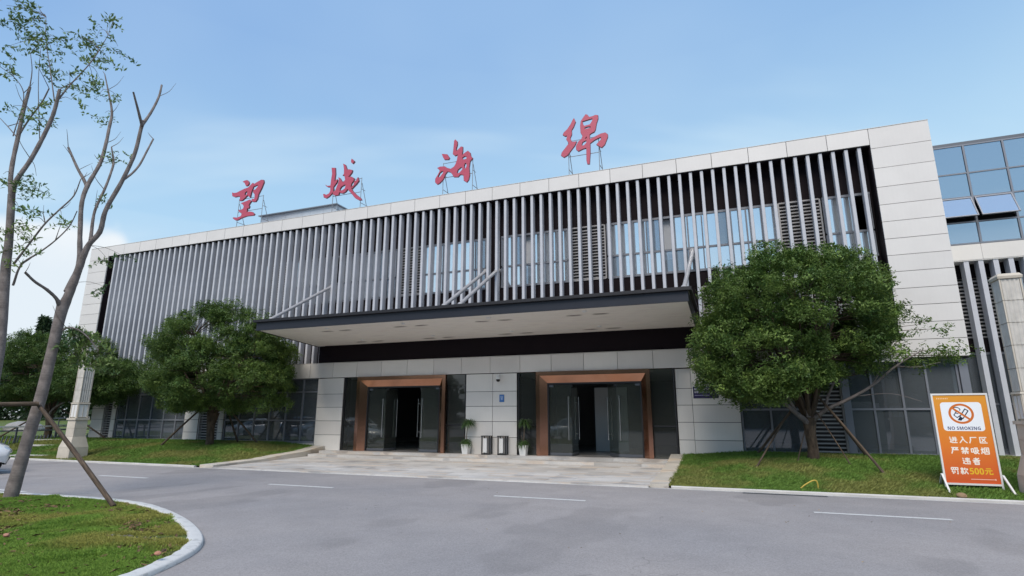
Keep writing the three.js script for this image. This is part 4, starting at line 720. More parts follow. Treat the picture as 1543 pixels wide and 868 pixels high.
// round-headed evergreen: lobes [x, y, z, rx, ry, rz, clumps]; extra = sparse clumps on long bare branches
function roundTree(name, label, pos, trunk, lobes, seed, opt = {}) {
  const r = rng(seed), t = thing(name, label, 'tree', pos, 0);
  const clumps = [];
  const inside = (p, self) => lobes.some((b, i) => i !== self && ((p[0] - b[0]) / b[3]) ** 2 + ((p[1] - b[1]) / b[4]) ** 2 + ((p[2] - b[2]) / b[5]) ** 2 < 0.62);
  lobes.forEach((b, k) => {
    for (let i = 0; i < b[6]; i++) {
      const u = r() * 2 - 1, a = r() * 6.283, q = Math.sqrt(1 - u * u), rr = r() < 0.72 ? 0.84 + 0.16 * r() : Math.cbrt(r()) * 0.84;
      const wob = 0.84 + 0.34 * N1.n(a * 2.6 + k * 9, u * 4 + 20);
      const p = [b[0] + Math.cos(a) * q * rr * b[3] * wob, b[1] + u * rr * b[4] * wob, b[2] + Math.sin(a) * q * rr * b[5] * wob];
      if (inside(p, k) || p[1] < (opt.floor ?? 1.5)) continue;
      clumps.push([...p, b[7] ?? 1]);
    }
  });
  // stray shoots standing out of the outline
  for (let i = 0; i < (opt.shoots ?? 26); i++) { const b = lobes[Math.floor(r() * Math.min(4, lobes.length))], a = r() * 6.283, u = -0.2 + 1.1 * r(), q = Math.sqrt(Math.max(0, 1 - u * u)), k = 1.04 + 0.12 * r(); const p = [b[0] + Math.cos(a) * q * k * b[3], b[1] + u * k * b[4], b[2] + Math.sin(a) * q * k * b[5]]; if (!inside(p, -1) && p[1] > (opt.floor ?? 1.5)) clumps.push([...p, 0.4]); }
  // limbs from the fork to anchor points, then twiglets to every clump
  const fork = trunk[trunk.length - 1], nl = opt.limbs ?? 8, anchors = [], wood = [];
  for (let i = 0; i < nl; i++) {
    const a = i / nl * 6.283 + r() * 0.5, b = lobes[0], el = 0.25 + 0.7 * r();
    const end = [b[0] + Math.cos(a) * b[3] * 0.62 * Math.cos(el), b[1] - b[4] * 0.35 + b[4] * el, b[2] + Math.sin(a) * b[5] * 0.62 * Math.cos(el)];
    const m1 = [mix(fork[0], end[0], 0.35), mix(fork[1], end[1], 0.3), mix(fork[2], end[2], 0.35)], m2 = [mix(fork[0], end[0], 0.72) + (r() - 0.5) * 0.2, mix(fork[1], end[1], 0.68), mix(fork[2], end[2], 0.72) + (r() - 0.5) * 0.2];
    const pts = [[fork[0], fork[1] - 0.15, fork[2], 0.075], [...m1, 0.055], [...m2, 0.038], [...end, 0.02]];
    wood.push(limb(pts, 6, 4)); for (let k = 1; k < 4; k++) anchors.push(pts[k]); anchors.push([mix(m1[0], m2[0], 0.5), mix(m1[1], m2[1], 0.5), mix(m1[2], m2[2], 0.5)], [mix(m2[0], end[0], 0.5), mix(m2[1], end[1], 0.5), mix(m2[2], end[2], 0.5)]);
  }
  for (const c of clumps) {
    let best = anchors[0], bd = 99; for (const q of anchors) { const d = Math.hypot(q[0] - c[0], q[1] - c[1], q[2] - c[2]) + Math.max(0, q[1] - c[1]) * 0.6; if (d < bd) { bd = d; best = q; } }
    wood.push(limb([[best[0], best[1], best[2], 0.016], [mix(best[0], c[0], 0.5) + (r() - 0.5) * 0.12, mix(best[1], c[1], 0.5) + 0.05, mix(best[2], c[2], 0.5) + (r() - 0.5) * 0.12, 0.011], [c[0], c[1], c[2], 0.005]], 4, 2));
  }
  part('trunk', limb(trunk, 12, 5, 0.06, r), M.trunkDark, t);
  part('branches', wood, M.trunkDark, t);
  for (const e of opt.bare ?? []) part('branch', limb(e, 7, 5), M.bark, t);
  const spots = [], per = opt.per ?? 42;
  for (const c of clumps) {
    const rad = (opt.rad ?? 0.42) * (0.5 + 0.85 * r() * r() + 0.3 * r()), tint = 0.3 + 0.4 * r();
    const n = Math.round(per * 1.55 * c[3] * (0.35 + 0.65 * (rad / 0.42) ** 2));
    for (let i = 0; i < n; i++) { const u = r() * 2 - 1, a = r() * 6.283, q = Math.sqrt(1 - u * u), rr = Math.cbrt(r()) * rad; spots.push([c[0] + Math.cos(a) * q * rr * 1.15, c[1] + u * rr * 0.75, c[2] + Math.sin(a) * q * rr * 1.15, 1, tint]); }
  }
  foliage('crown', t, opt.twigs ?? twigs, M.leaf, spots, opt.tints ?? [[0.052, 0.118, 0.026], [0.185, 0.275, 0.058]], seed + 1);
  return t;
}
roundTree('round_tree', 'large round-crowned evergreen braced with poles on the right lawn, in front of the wall end', [-2.9, 0.44, 2.0],
  [[0, -0.1, 0, 0.165], [0.02, 0.35, 0, 0.135], [0, 0.75, 0.02, 0.14], [0.02, 1.15, 0, 0.18]],
  [[0.0, 4.0, 0, 2.35, 1.9, 2.3, 205], [-1.35, 2.85, 0.3, 1.5, 1.25, 1.5, 95], [0.85, 3.75, 0.0, 1.4, 1.1, 1.6, 72], [-0.85, 2.6, 0.9, 1.35, 1.0, 1.2, 70], [0.6, 4.6, 0.2, 1.5, 1.0, 1.5, 40], [2.95, 3.0, 0.4, 0.6, 0.55, 0.6, 8, 0.25], [2.1, 2.75, 0.3, 0.8, 0.5, 0.8, 9, 0.3]], 201,
  { limbs: 10, floor: 1.55, bare: [
    [[0.05, 1.05, 0.05, 0.075], [0.42, 1.35, 0.15, 0.055], [0.95, 1.62, 0.3, 0.042], [1.5, 1.95, 0.4, 0.036], [2.1, 2.45, 0.45, 0.024], [2.75, 2.85, 0.45, 0.012]],
    [[0.4, 1.32, 0.15, 0.045], [0.5, 1.7, 0.2, 0.036], [0.75, 2.2, 0.25, 0.024]],
    [[-0.02, 1.0, 0.08, 0.085], [-0.35, 1.3, 0.25, 0.06], [-0.8, 1.75, 0.35, 0.042], [-1.4, 2.3, 0.4, 0.024]],
    [[-0.3, 1.25, 0.2, 0.05], [-0.5, 1.75, 0.28, 0.045], [-0.75, 2.4, 0.3, 0.03]],
    [[0.0, 1.15, 0.1, 0.07], [-0.12, 1.6, 0.2, 0.05], [-0.35, 2.3, 0.3, 0.034]],
    [[0.02, 1.15, 0.0, 0.09], [0.1, 1.7, 0.05, 0.06], [0.2, 2.5, 0.05, 0.045]],
    [[1.5, 1.95, 0.4, 0.016], [1.7, 2.3, 0.5, 0.012], [1.75, 2.75, 0.5, 0.007]], [[2.1, 2.45, 0.45, 0.014], [2.5, 2.4, 0.6, 0.009], [3.0, 2.5, 0.7, 0.005]], [[1.1, 1.7, 0.3, 0.012], [1.9, 1.75, 0.5, 0.008], [2.5, 1.55, 0.6, 0.005]],
  ] });
roundTree('round_tree', 'broad round-crowned evergreen on the left lawn whose crown touches the canopy corner', [-24.6, 0.46, 2.1],
  [[0, -0.1, 0, 0.17], [0.0, 0.35, 0, 0.145], [-0.02, 0.8, 0.02, 0.15], [0.02, 1.3, 0, 0.24]],
  [[0.05, 3.4, 0, 2.55, 2.1, 2.5, 230], [-2.0, 2.6, -0.2, 1.75, 1.15, 1.5, 84], [1.7, 2.6, 0.1, 1.9, 1.35, 1.6, 104], [0.2, 2.35, 0.9, 1.9, 0.95, 1.5, 80], [-0.9, 4.1, 0.3, 1.5, 1.1, 1.5, 40], [1.0, 4.1, 0.2, 1.5, 1.1, 1.5, 40]], 301, { limbs: 10, floor: 1.35, tints: [[0.05, 0.112, 0.026], [0.175, 0.262, 0.056]] });
roundTree('round_tree', 'wide dark-green tree standing left of the building corner, behind the pale lamp post', [-36.4, 0.5, 1.2],
  [[0, -0.1, 0, 0.18], [0.05, 0.5, 0, 0.15], [0, 1.2, 0.05, 0.17]],
  [[0, 3.5, 0, 2.9, 1.75, 2.6, 180], [2.2, 2.8, -0.2, 1.8, 1.1, 1.6, 70], [-2.0, 2.8, 0.5, 1.9, 1.2, 1.7, 80], [-2.6, 3.6, 1.2, 1.6, 1.1, 1.6, 46], [4.2, 2.75, 0.5, 1.9, 1.0, 1.5, 85]], 401,
  { limbs: 11, floor: 1.7, tints: [[0.045, 0.105, 0.025], [0.14, 0.22, 0.045]], bare: [[[0.05, 1.0, 0.1, 0.07], [-0.5, 1.6, 0.3, 0.05], [-1.2, 2.0, 0.5, 0.03]], [[0, 1.1, 0.1, 0.07], [0.5, 1.5, 0.2, 0.05], [1.3, 1.8, 0.2, 0.03]]] });

// two pruned street trees on the island: limbs traced in metres, ragged pinnate leaves
function prunedTree(label, limbs, sprays, seed) {
  const r = rng(seed), t = thing('pruned_tree', label, 'tree', [limbs[0][0][0], 0.1, limbs[0][0][2]], 0), o = t.position;
  const loc = (L) => L.map(([x, y, z, q]) => [x - o.x, y - o.y, z - o.z, q]);
  const T = loc(limbs[0]); T[0][1] -= 0.1;
  part('trunk', limb(T, 16, 6, 0.05, r), M.bark, t);
  for (const L of limbs.slice(1)) part('limb', limb(loc(L), 10, 6, 0.12, r), M.bark, t);
  // fine dead twigs on the cut limbs
  const tw = [];
  for (const L of limbs.slice(2)) { const Q = loc(L); for (let k = 1; k < Q.length; k++) for (let i = 0; i < 1; i++) { if (r() < 0.5) continue; const q = Q[k], a = r() * 6.28, l = 0.15 + 0.3 * r(); tw.push(limb([[q[0], q[1], q[2], 0.009], [q[0] + Math.cos(a) * l * 0.5, q[1] + l * 0.5, q[2] + Math.sin(a) * l * 0.5, 0.006], [q[0] + Math.cos(a) * l * 0.8, q[1] + l * (0.7 + 0.5 * r()), q[2] + Math.sin(a) * l * 0.8, 0.003]], 4, 3)); } }
  part('twigs', tw, M.barkDark, t);
  const spots = [], st = [];
  for (const [x, y, z, s] of sprays) {
    const c = [x - o.x, y - o.y, z - o.z], tint = r();
    const low = y < 4.0, n = low ? 5 + Math.floor(s * 22) : 2 + Math.floor(s * 10 + r() * 2);
    for (let f = 0; f < n; f++) {
      const a = r() * 6.283, L = 0.16 + 0.2 * r(), droop = -0.25 - 0.5 * r(), b = [c[0] + (r() - 0.5) * s * 2.2, c[1] + (r() - 0.5) * s * 1.8, c[2] + (r() - 0.5) * s * 2.2];
      const e = [b[0] + Math.cos(a) * L, b[1] + droop * L, b[2] + Math.sin(a) * L];
      st.push(limb([[...b, 0.003], [...e, 0.002]], 3, 1));
      const m = 5 + Math.floor(r() * 3); for (let i = 0; i < m; i++) for (const sd of [-1, 1]) spots.push([mix(b[0], e[0], (i + 0.5) / m) - Math.sin(a) * sd * 0.025, mix(b[1], e[1], (i + 0.5) / m) - 0.008, mix(b[2], e[2], (i + 0.5) / m) + Math.cos(a) * sd * 0.025, low ? 1.45 : 1, tint]);
    }
    // a thin stem back towards the nearest limb point
    let best = null, bd = 9; for (const L of limbs.slice(1)) for (const q of loc(L)) { const d = Math.hypot(q[0] - c[0], q[1] - c[1], q[2] - c[2]); if (d < bd) { bd = d; best = q; } }
    if (best && bd < (low ? 0.45 : 1.5)) st.push(limb([[best[0], best[1], best[2], 0.006], [mix(best[0], c[0], 0.5), mix(best[1], c[1], 0.5) + 0.06, mix(best[2], c[2], 0.5), 0.005], [...c, 0.003]], 4, 3));
  }
  part('stems', st, M.barkDark, t);
  foliage('leaves', t, [4, 5].map((k) => twig(1, 0.09, 0.038, 0.004, 40 + k)), M.leaf, spots, [[0.1, 0.19, 0.08], [0.24, 0.33, 0.1]], seed + 3);
  return t;
}
{
  const near = (s) => Math.hypot(s[0] - LIMBS_B[1][0][0], s[2] - LIMBS_B[1][0][2]);
  const A = [], B = []; for (const s of SPRAYS) { let da = 9, db = 9; for (const L of LIMBS_A.slice(1)) for (const q of L) da = Math.min(da, Math.hypot(q[0] - s[0], q[1] - s[1], q[2] - s[2])); for (const L of LIMBS_B.slice(1)) for (const q of L) db = Math.min(db, Math.hypot(q[0] - s[0], q[1] - s[1], q[2] - s[2])); (da < db ? A : B).push(s); }
  prunedTree('bare pruned tree with grey trunk leaning right on the island, propped by a pole', LIMBS_A, A, 501);
  prunedTree('thin-leaved pruned tree half cut off by the left edge, its limbs crossing the sky', LIMBS_B, B, 601);
}

// props tied to the trees: each pole is a thing of its own
function prop(label, a, b, r0, group, mat = M.pole) { const t = thing('support_pole', label, 'pole', [b[0], b[1], b[2]], 0, group); part('pole', limb([[a[0] - b[0], a[1] - b[1], a[2] - b[2], r0 * 0.7], [(a[0] - b[0]) / 2, (a[1] - b[1]) / 2 - 0.01, (a[2] - b[2]) / 2, r0 * 0.78], [0, -0.06, 0, r0 * 0.82]], 8, 4, 0.1, rng(Math.round(Math.abs(b[0]) * 100))), mat, t); return t; }
prop('slanting log prop from the leaning pruned trunk down to the grass island', [-18.02, 1.84, 12.1], [-15.3, 0.13, 12.16], 0.055, 'props of the pruned trees');
prop('level log tied across the leaning pruned trunk and leaving the picture at left', [-17.95, 1.88, 12.15], [-19.2, 1.80, 14.4], 0.06, 'props of the pruned trees');
prop('longest pale pole braced left of the trunk of the right-hand tree', [-3.22, 1.95, 2.05], [-4.42, 0.33, 3.25], 0.028, 'poles bracing the right-hand tree');
prop('short pale stick leaning just left of the trunk of the right-hand tree', [-3.05, 1.25, 2.25], [-3.36, 0.42, 2.5], 0.02, 'poles bracing the right-hand tree');
prop('pale stick right of the trunk of the right-hand tree, in front of the louvre', [-2.72, 1.75, 2.2], [-2.1, 0.38, 2.7], 0.022, 'poles bracing the right-hand tree');
prop('thick dark pole reaching farthest right from the trunk of the right-hand tree', [-2.6, 2.12, 2.15], [-1.55, 0.25, 3.6], 0.04, 'poles bracing the right-hand tree');
prop('dark pole behind the trunk of the right-hand tree, leaning toward the wall on the right', [-2.6, 2.2, 1.8], [-1.35, 0.5, 0.7], 0.04, 'poles bracing the right-hand tree');
prop('dark pole behind the right-hand tree, leaning toward the stone pier on its left', [-3.0, 2.1, 1.7], [-4.3, 0.5, 0.8], 0.045, 'poles bracing the right-hand tree');
prop('dark pole slanting down left from the left-lawn tree before the dark panes', [-24.9, 2.2, 2.1], [-26.85, 0.47, 2.5], 0.05, 'poles bracing the left-hand tree');
prop('dark pole slanting down right from the left-lawn tree across the reflected cars', [-24.3, 2.25, 2.05], [-22.95, 0.48, 1.1], 0.05, 'poles bracing the left-hand tree');
prop('steep dark pole close behind the trunk of the left-lawn tree', [-24.3, 1.9, 1.7], [-24.3, 0.48, 0.9], 0.05, 'poles bracing the left-hand tree');
prop('dark pole between lamp post and dark panes, from the far-left tree down to the wall', [-35.3, 1.95, 1.4], [-32.85, 0.5, 0.5], 0.05, 'poles bracing the far-left tree');
prop('dark pole leaning left of the far-left trunk above the railing', [-36.2, 1.95, 1.4], [-38.0, 0.5, 2.6], 0.05, 'poles bracing the far-left tree');

// wooded hill in the far left gap: separate crowns over a mass of trees
const bigTwigs = [7, 8].map((k) => twig(14, 0.55, 0.32, 0.5, 700 + k));
{
  const r = rng(801);
  const spec = [[-112, -28, 15.5, 4.6, 'tall pointed dark tree on the wooded hill, left of the leaning trunk'], [-106, -36, 15.8, 3.4, 'slim pointed tree on the wooded hill, right of the taller pointed one'], [-120, -22, 12, 7, 'rounded hill tree at the far left edge under the sky'], [-101, -33, 10.5, 6, 'rounded hill tree seen just left of the leaning trunk'], [-92, -44, 12.5, 6.5, 'rounded hill tree seen between the leaning trunk and the building corner']];
  for (const [x, z, h, w, label] of spec) {
    const t = thing('hill_tree', label, 'tree', [x, 1.0, z]), y0 = h * 0.28, spots = [], pointed = w < 5;
    part('trunk', limb([[0, -1, 0, 0.3], [0.2, h * 0.4, 0, 0.22], [0, h * 0.85, 0, 0.08]], 7, 4), M.barkDark, t);
    for (let i = 0; i < 650; i++) { const u = r(), a = r() * 6.283, y = mix(y0, h, u), prof = pointed ? (0.25 + 0.75 * (1 - u)) * (0.7 + 0.5 * N1.n(u * 7, x)) : Math.sqrt(Math.max(0.02, 1 - (2 * u - 0.9) ** 2)) * (0.8 + 0.4 * N1.n(u * 4 + a, x)); const q = Math.sqrt(r()) * w * 0.5 * prof; spots.push([Math.cos(a) * q, y, Math.sin(a) * q, 0.9, r()]); }
    foliage('crown', t, bigTwigs, M.leaf, spots, [[0.03, 0.07, 0.035], [0.08, 0.13, 0.055]], Math.round(h * 100));
  }
  const wood = new THREE.Group(); wood.name = 'wood'; scene.add(wood); tag(wood, 'dense green wood on the far slope behind the lawn at left', 'wood'); wood.userData.kind = 'stuff';
  const spots = [];
  for (let i = 0; i < 5200; i++) { const k = r(), x = mix(-150, -70, k), z = mix(-22, -58, r()) - (x + 110) * 0.25, top = 7.5 + 3.5 * N1.fbm(x * 0.13 + 60, z * 0.13 + 60, 256, 3); spots.push([x, 0.5 + top * Math.pow(r(), 0.7), z, 1.1, r()]); }
  foliage('foliage', wood, bigTwigs, M.leaf, spots, [[0.025, 0.06, 0.03], [0.07, 0.115, 0.05]], 811);
}
// tree belt across the car park behind the camera, which the panes mirror
{
  const r = rng(901), wood = new THREE.Group(); wood.name = 'tree_belt'; scene.add(wood); tag(wood, 'belt of leafy trees beyond the car park, mirrored in the lower panes', 'tree belt'); wood.userData.kind = 'stuff';
  const spots = [], tr = [];
  for (let k = 0; k < 34; k++) { const x = -105 + k * 4.6 + r() * 2, z = 44 + r() * 8, h = 7 + 2.5 * r(); tr.push(limb([[x, 0, z, 0.22], [x + 0.2, h * 0.6, z, 0.1]], 6, 2)); for (let i = 0; i < 420; i++) { const u = r(), a = r() * 6.283, q = Math.sqrt(r()) * 3.3 * Math.sqrt(Math.max(0.05, 1 - (2 * u - 0.9) ** 2)); spots.push([x + Math.cos(a) * q, mix(0.2, h, u), z + Math.sin(a) * q, 1.2, r()]); } }
  part('trunks', tr, M.barkDark, wood);
  foliage('foliage', wood, bigTwigs, M.leaf, spots, [[0.05, 0.11, 0.04], [0.13, 0.2, 0.07]], 911);
}

// ---------------------------------------------------------------- cars
M.carWhite = new THREE.MeshPhysicalMaterial({ color: new THREE.Color().setRGB(0.72, 0.73, 0.74), roughness: 0.35, clearcoat: 1, clearcoatRoughness: 0.06 });
M.carBlue = new THREE.MeshPhysicalMaterial({ color: new THREE.Color().setRGB(0.04, 0.07, 0.16), roughness: 0.35, clearcoat: 1, clearcoatRoughness: 0.06 });
M.carGrey = new THREE.MeshPhysicalMaterial({ color: new THREE.Color().setRGB(0.18, 0.19, 0.2), roughness: 0.35, clearcoat: 1, clearcoatRoughness: 0.06 });
M.carGlass = std({ color: new THREE.Color().setRGB(0.015, 0.018, 0.02), roughness: 0.06 });
M.lens = new THREE.MeshPhysicalMaterial({ color: new THREE.Color().setRGB(0.5, 0.53, 0.56), roughness: 0.08, metalness: 0.55, clearcoat: 1 });
// body lofted through cross-sections along x: [x, halfWidth, sill, shoulder, crown]
function loft(secs, m = 20) {
  const pos = [], idx = [];
  secs.forEach(([x, w, y0, y1, y2, round = 0.5]) => {
    for (let j = 0; j <= m; j++) {
      const t = j / m * 2 - 1, s = Math.sign(t), a = Math.abs(t); // across the top from one sill to the other
      let z, y;
      if (a > 0.55) { const f = (a - 0.55) / 0.45; z = w * (1 - 0.05 * f * f); y = mix(y1, y0, f); }
      else { const f = a / 0.55; z = w * (f < 0.78 ? f * 0.98 : mix(0.764, 1, Math.sin((f - 0.78) / 0.22 * Math.PI / 2))); y = mix(y2, y1, Math.pow(f, 3.2)); }
      pos.push(x, y, z * s);
    }
  });
  for (let i = 0; i < secs.length - 1; i++) for (let j = 0; j < m; j++) { const a = i * (m + 1) + j, b = a + m + 1; idx.push(a, b, a + 1, a + 1, b, b + 1); }
  for (const [i, d] of [[0, 1], [secs.length - 1, -1]]) { const o = i * (m + 1), c = pos.length / 3; pos.push(secs[i][0], (secs[i][2] + secs[i][4]) / 2, 0); for (let j = 0; j < m; j++) d > 0 ? idx.push(o + j, o + j + 1, c) : idx.push(o + j + 1, o + j, c); }
  const g = new THREE.BufferGeometry(); g.setAttribute('position', new THREE.Float32BufferAttribute(pos, 3)); g.setIndex(idx); g.computeVertexNormals();
  g.setAttribute('uv', new THREE.Float32BufferAttribute(new Float32Array(pos.length / 3 * 2), 2)); return g;
}
function makeCar(label, mat, pos, turn, group) {
  const t = thing('parked_car', label, 'car', pos, turn, group); mat.side = THREE.DoubleSide; M.carGlass.side = THREE.DoubleSide;
  const body = loft([[-2.26, 0.62, 0.42, 0.8, 0.86], [-2.2, 0.78, 0.3, 0.86, 0.95], [-1.9, 0.88, 0.24, 0.9, 1.03], [-1.2, 0.9, 0.22, 0.92, 1.04], [0, 0.9, 0.22, 0.9, 1.0], [0.95, 0.9, 0.22, 0.88, 0.99], [1.5, 0.89, 0.22, 0.82, 0.93], [1.95, 0.84, 0.24, 0.74, 0.84], [2.18, 0.74, 0.26, 0.64, 0.73], [2.3, 0.58, 0.32, 0.52, 0.6]]);
  part('body', body, mat, t);
  part('cabin', loft([[-1.95, 0.66, 0.98, 1.0, 1.02], [-1.35, 0.68, 0.98, 1.3, 1.38], [-0.6, 0.68, 0.98, 1.38, 1.47], [0.2, 0.68, 0.98, 1.36, 1.46], [0.55, 0.68, 0.98, 1.25, 1.33], [1.15, 0.7, 0.95, 0.96, 0.98]], 20), M.carGlass, t);
  part('roof', loft([[-1.45, 0.6, 1.36, 1.37, 1.385], [-0.9, 0.66, 1.38, 1.42, 1.47], [-0.2, 0.67, 1.39, 1.43, 1.485], [0.3, 0.66, 1.37, 1.4, 1.455], [0.5, 0.62, 1.33, 1.34, 1.36]], 16), mat, t);
  for (const s of [-1, 1]) {
    part('pillar', [bar([0.45, 1.33, s * 0.665], [1.15, 0.96, s * 0.72], 0.06), bar([-0.35, 1.39, s * 0.69], [-0.4, 0.97, s * 0.71], 0.07), bar([-1.35, 1.35, s * 0.67], [-1.85, 0.99, s * 0.7], 0.09)], mat, t);
    const m = part('mirror', new THREE.SphereGeometry(0.1, 10, 8), mat, t); m.scale.set(0.7, 0.75, 1.1); m.position.set(0.78, 1.0, s * 0.96);
    const h = part('headlight', new THREE.SphereGeometry(0.17, 14, 10), M.lens, t); h.scale.set(1.15, 0.55, 0.8); h.position.set(2.02, 0.66, s * 0.68); h.rotation.y = -s * 0.5; h.rotation.z = -0.35;
    part('lamp_surround', bar([2.13, 0.56, s * 0.68], [1.78, 0.76, s * 0.83], 0.05), M.black, t);
    part('fog_recess', [bar([2.2, 0.28, s * 0.62], [2.1, 0.44, s * 0.77], 0.07, 0.05)], M.black, t);
    const r = part('tail_light', new THREE.SphereGeometry(0.16, 10, 8), std({ color: new THREE.Color().setRGB(0.35, 0.02, 0.02), roughness: 0.2 }), t); r.scale.set(0.6, 0.6, 1); r.position.set(-2.15, 0.82, s * 0.64);
    for (const x of [-1.33, 1.38]) {
      const w = grp('wheel', t); w.position.set(x, 0.32, s * 0.8);
      const ty = new THREE.TorusGeometry(0.245, 0.085, 10, 28); part('tyre', ty, M.rubber, w);
      const rim = new THREE.CylinderGeometry(0.2, 0.2, 0.1, 20); rim.rotateX(Math.PI / 2); part('rim', [rim, ...[0, 1, 2, 3, 4].map((k) => { const b = new THREE.BoxGeometry(0.05, 0.38, 0.04); b.translate(0, 0, s * 0.05); b.rotateZ(k * 1.2566); return b; })], M.steel, w);
      const arch = new THREE.TorusGeometry(0.345, 0.035, 6, 20, Math.PI); const a = part('wheel_arch', arch, M.black, t); a.position.set(x, 0.32, s * 0.875);
    }
  }
  part('grille', bx(2.2, 2.275, 0.44, 0.56, -0.42, 0.42), M.black, t); part('lower_grille', bx(2.16, 2.27, 0.29, 0.38, -0.5, 0.5), M.black, t);
  part('number_plate', bx(2.27, 2.315, 0.4, 0.5, -0.22, 0.22), M.carBlue, t);
  return t;
}
makeCar('white car whose nose pokes in at the left edge behind the leaning trunk', M.carWhite, [-26.9, 0, 9.6], 0);
makeCar('white car parked left of the camera, mirrored in the right-hand entrance doors', M.carWhite, [-15.6, 0, 20.8], Math.PI * 0.72);
for (const [x, z, m, what] of [[-35.2, 21.2, M.carWhite, 'white car first in the row mirrored in the left panes'], [-38.2, 21.4, M.carGrey, 'dark grey car second in the row mirrored in the left panes'], [-41.2, 21.3, M.carBlue, 'dark blue car third in the row mirrored in the left panes'], [-45.6, 21.2, M.carWhite, 'white car farthest along the row mirrored in the left panes']]) makeCar(what, m, [x, 0, z], Math.PI / 2 + 0.25, 'cars parked opposite the building');

// ---------------------------------------------------------------- small things round the entrance
function plantPot(pos, label, s) {
  const t = thing('potted_plant', label, 'potted plant', pos), r = rng(Math.round(s * 1000));
  const p = new THREE.CylinderGeometry(0.2, 0.145, 0.36, 4, 1); p.rotateY(Math.PI / 4); p.translate(0, 0.18, 0); const pn = p.toNonIndexed(); pn.computeVertexNormals();
  part('pot', pn, M.white, t); part('soil', bx(-0.12, 0.12, 0.34, 0.362, -0.12, 0.12), M.barkDark, t);
  part('stem', [limb([[0, 0.34, 0, 0.018], [0.03, 0.7, 0.02, 0.014], [0.06 * s, 1.15, 0, 0.01]], 6, 4), limb([[0.02, 0.34, 0, 0.012], [-0.08, 0.7, 0.03, 0.008]], 5, 3)], M.barkDark, t);
  // arching strap leaves in two tufts
  const tuft = (c, n, len, w) => { const out = []; for (let i = 0; i < n; i++) { const a = r() * 6.283, L = len * (0.6 + 0.6 * r()), up = 0.5 + 0.8 * r(), pos2 = [], idx = []; const sx = -Math.sin(a), sz = Math.cos(a); for (let k = 0; k <= 4; k++) { const f = k / 4, d = f * L * 0.75, y = L * (up * f - 1.15 * f * f), ww = w * (1 - f) * (0.4 + f * 1.6); for (const q of [-1, 1]) pos2.push(c[0] + Math.cos(a) * d + sx * q * ww, c[1] + y, c[2] + Math.sin(a) * d + sz * q * ww); if (k) { const b = (k - 1) * 2; idx.push(b, b + 1, b + 2, b + 2, b + 1, b + 3); } } const g = new THREE.BufferGeometry(); g.setAttribute('position', new THREE.Float32BufferAttribute(pos2, 3)); g.setAttribute('uv', new THREE.Float32BufferAttribute(new Float32Array(pos2.length / 3 * 2), 2)); g.setIndex(idx); g.computeVertexNormals(); out.push(g); } return out; };
  const green = new THREE.MeshPhysicalMaterial({ color: new THREE.Color().setRGB(0.07, 0.14, 0.035), roughness: 0.5, transmission: 0.3, thickness: 0, side: THREE.DoubleSide });
  part('lower_leaves', tuft([0, 0.4, 0], 130, 0.4, 0.02), green, t); part('upper_leaves', tuft([0.07 * s, 1.1, 0], 170, 0.44, 0.02), green, t);
}
plantPot([-14.05, 0.265, 0.26], 'potted plant with drooping tuft, right of the left entrance', 1.3);
plantPot([-11.8, 0.265, 0.28], 'potted plant in a white pot, left of the right-hand entrance', 0.6);
function standLamp(x, label) {
  const t = thing('floor_lantern', label, 'lantern', [x, 0.262, 0.24], 0, 'lanterns against the middle pier');
  const p = []; for (const [a, b] of [[-1, -1], [1, -1], [1, 1], [-1, 1]]) p.push(bx(a * 0.145 - 0.018, a * 0.145 + 0.018, 0, 0.64, b * 0.1 - 0.018, b * 0.1 + 0.018));
  part('frame', p, M.black, t); part('top', bx(-0.18, 0.18, 0.641, 0.67, -0.13, 0.13), M.black, t); part('bottom', bx(-0.165, 0.165, 0.002, 0.05, -0.12, 0.12), M.black, t);
  part('white_panel', bx(-0.12, 0.03, 0.08, 0.58, 0.06, 0.075), M.white, t); part('side_panel', bx(0.05, 0.12, 0.08, 0.6, -0.07, -0.05), M.frame, t);
}
standLamp(-13.23, 'left one of two black-framed lanterns with white panels at the pier between the entrances'); standLamp(-12.6, 'right one of two black-framed lanterns with white panels at the pier between the entrances');
{
  const t = thing('security_camera', 'white dome camera on a bracket high on the pier between the entrances', 'camera', [-12.8, 2.98, 0.033]);
  part('bracket', [bx(-0.06, 0.06, 0.02, 0.14, 0, 0.03), bar([0, 0.1, 0.03], [0, 0.12, 0.2], 0.05), rod([0, 0.12, 0.2], [0, 0.05, 0.2], 0.05, 0.07, 14)], M.white, t);
  part('housing', rod([0, -0.03, 0.2], [0, 0.05, 0.2], 0.085, 0.08, 18), M.white, t);
  const d = part('dome', new THREE.SphereGeometry(0.078, 18, 12), std({ color: 0x050506, roughness: 0.1 }), t); d.position.set(0, -0.05, 0.2);
}
function plate(label, x0, x1, y0, y1, z, draw, cat) {
  const t = thing('wall_plaque', label, cat, [(x0 + x1) / 2, (y0 + y1) / 2, z]); const w = x1 - x0, h = y1 - y0;
  const c = document.createElement('canvas'); c.width = 256; c.height = Math.round(256 * h / w); draw(c.getContext('2d'), 256, c.height);
  const map = new THREE.CanvasTexture(c); map.colorSpace = THREE.SRGBColorSpace;
  part('backing', bx(-w / 2, w / 2, -h / 2, h / 2, 0, 0.018), M.steel, t); const p = part('printed_face', new THREE.PlaneGeometry(w - 0.01, h - 0.01), std({ map, roughness: 0.35 }), t); p.position.z = 0.021;
}
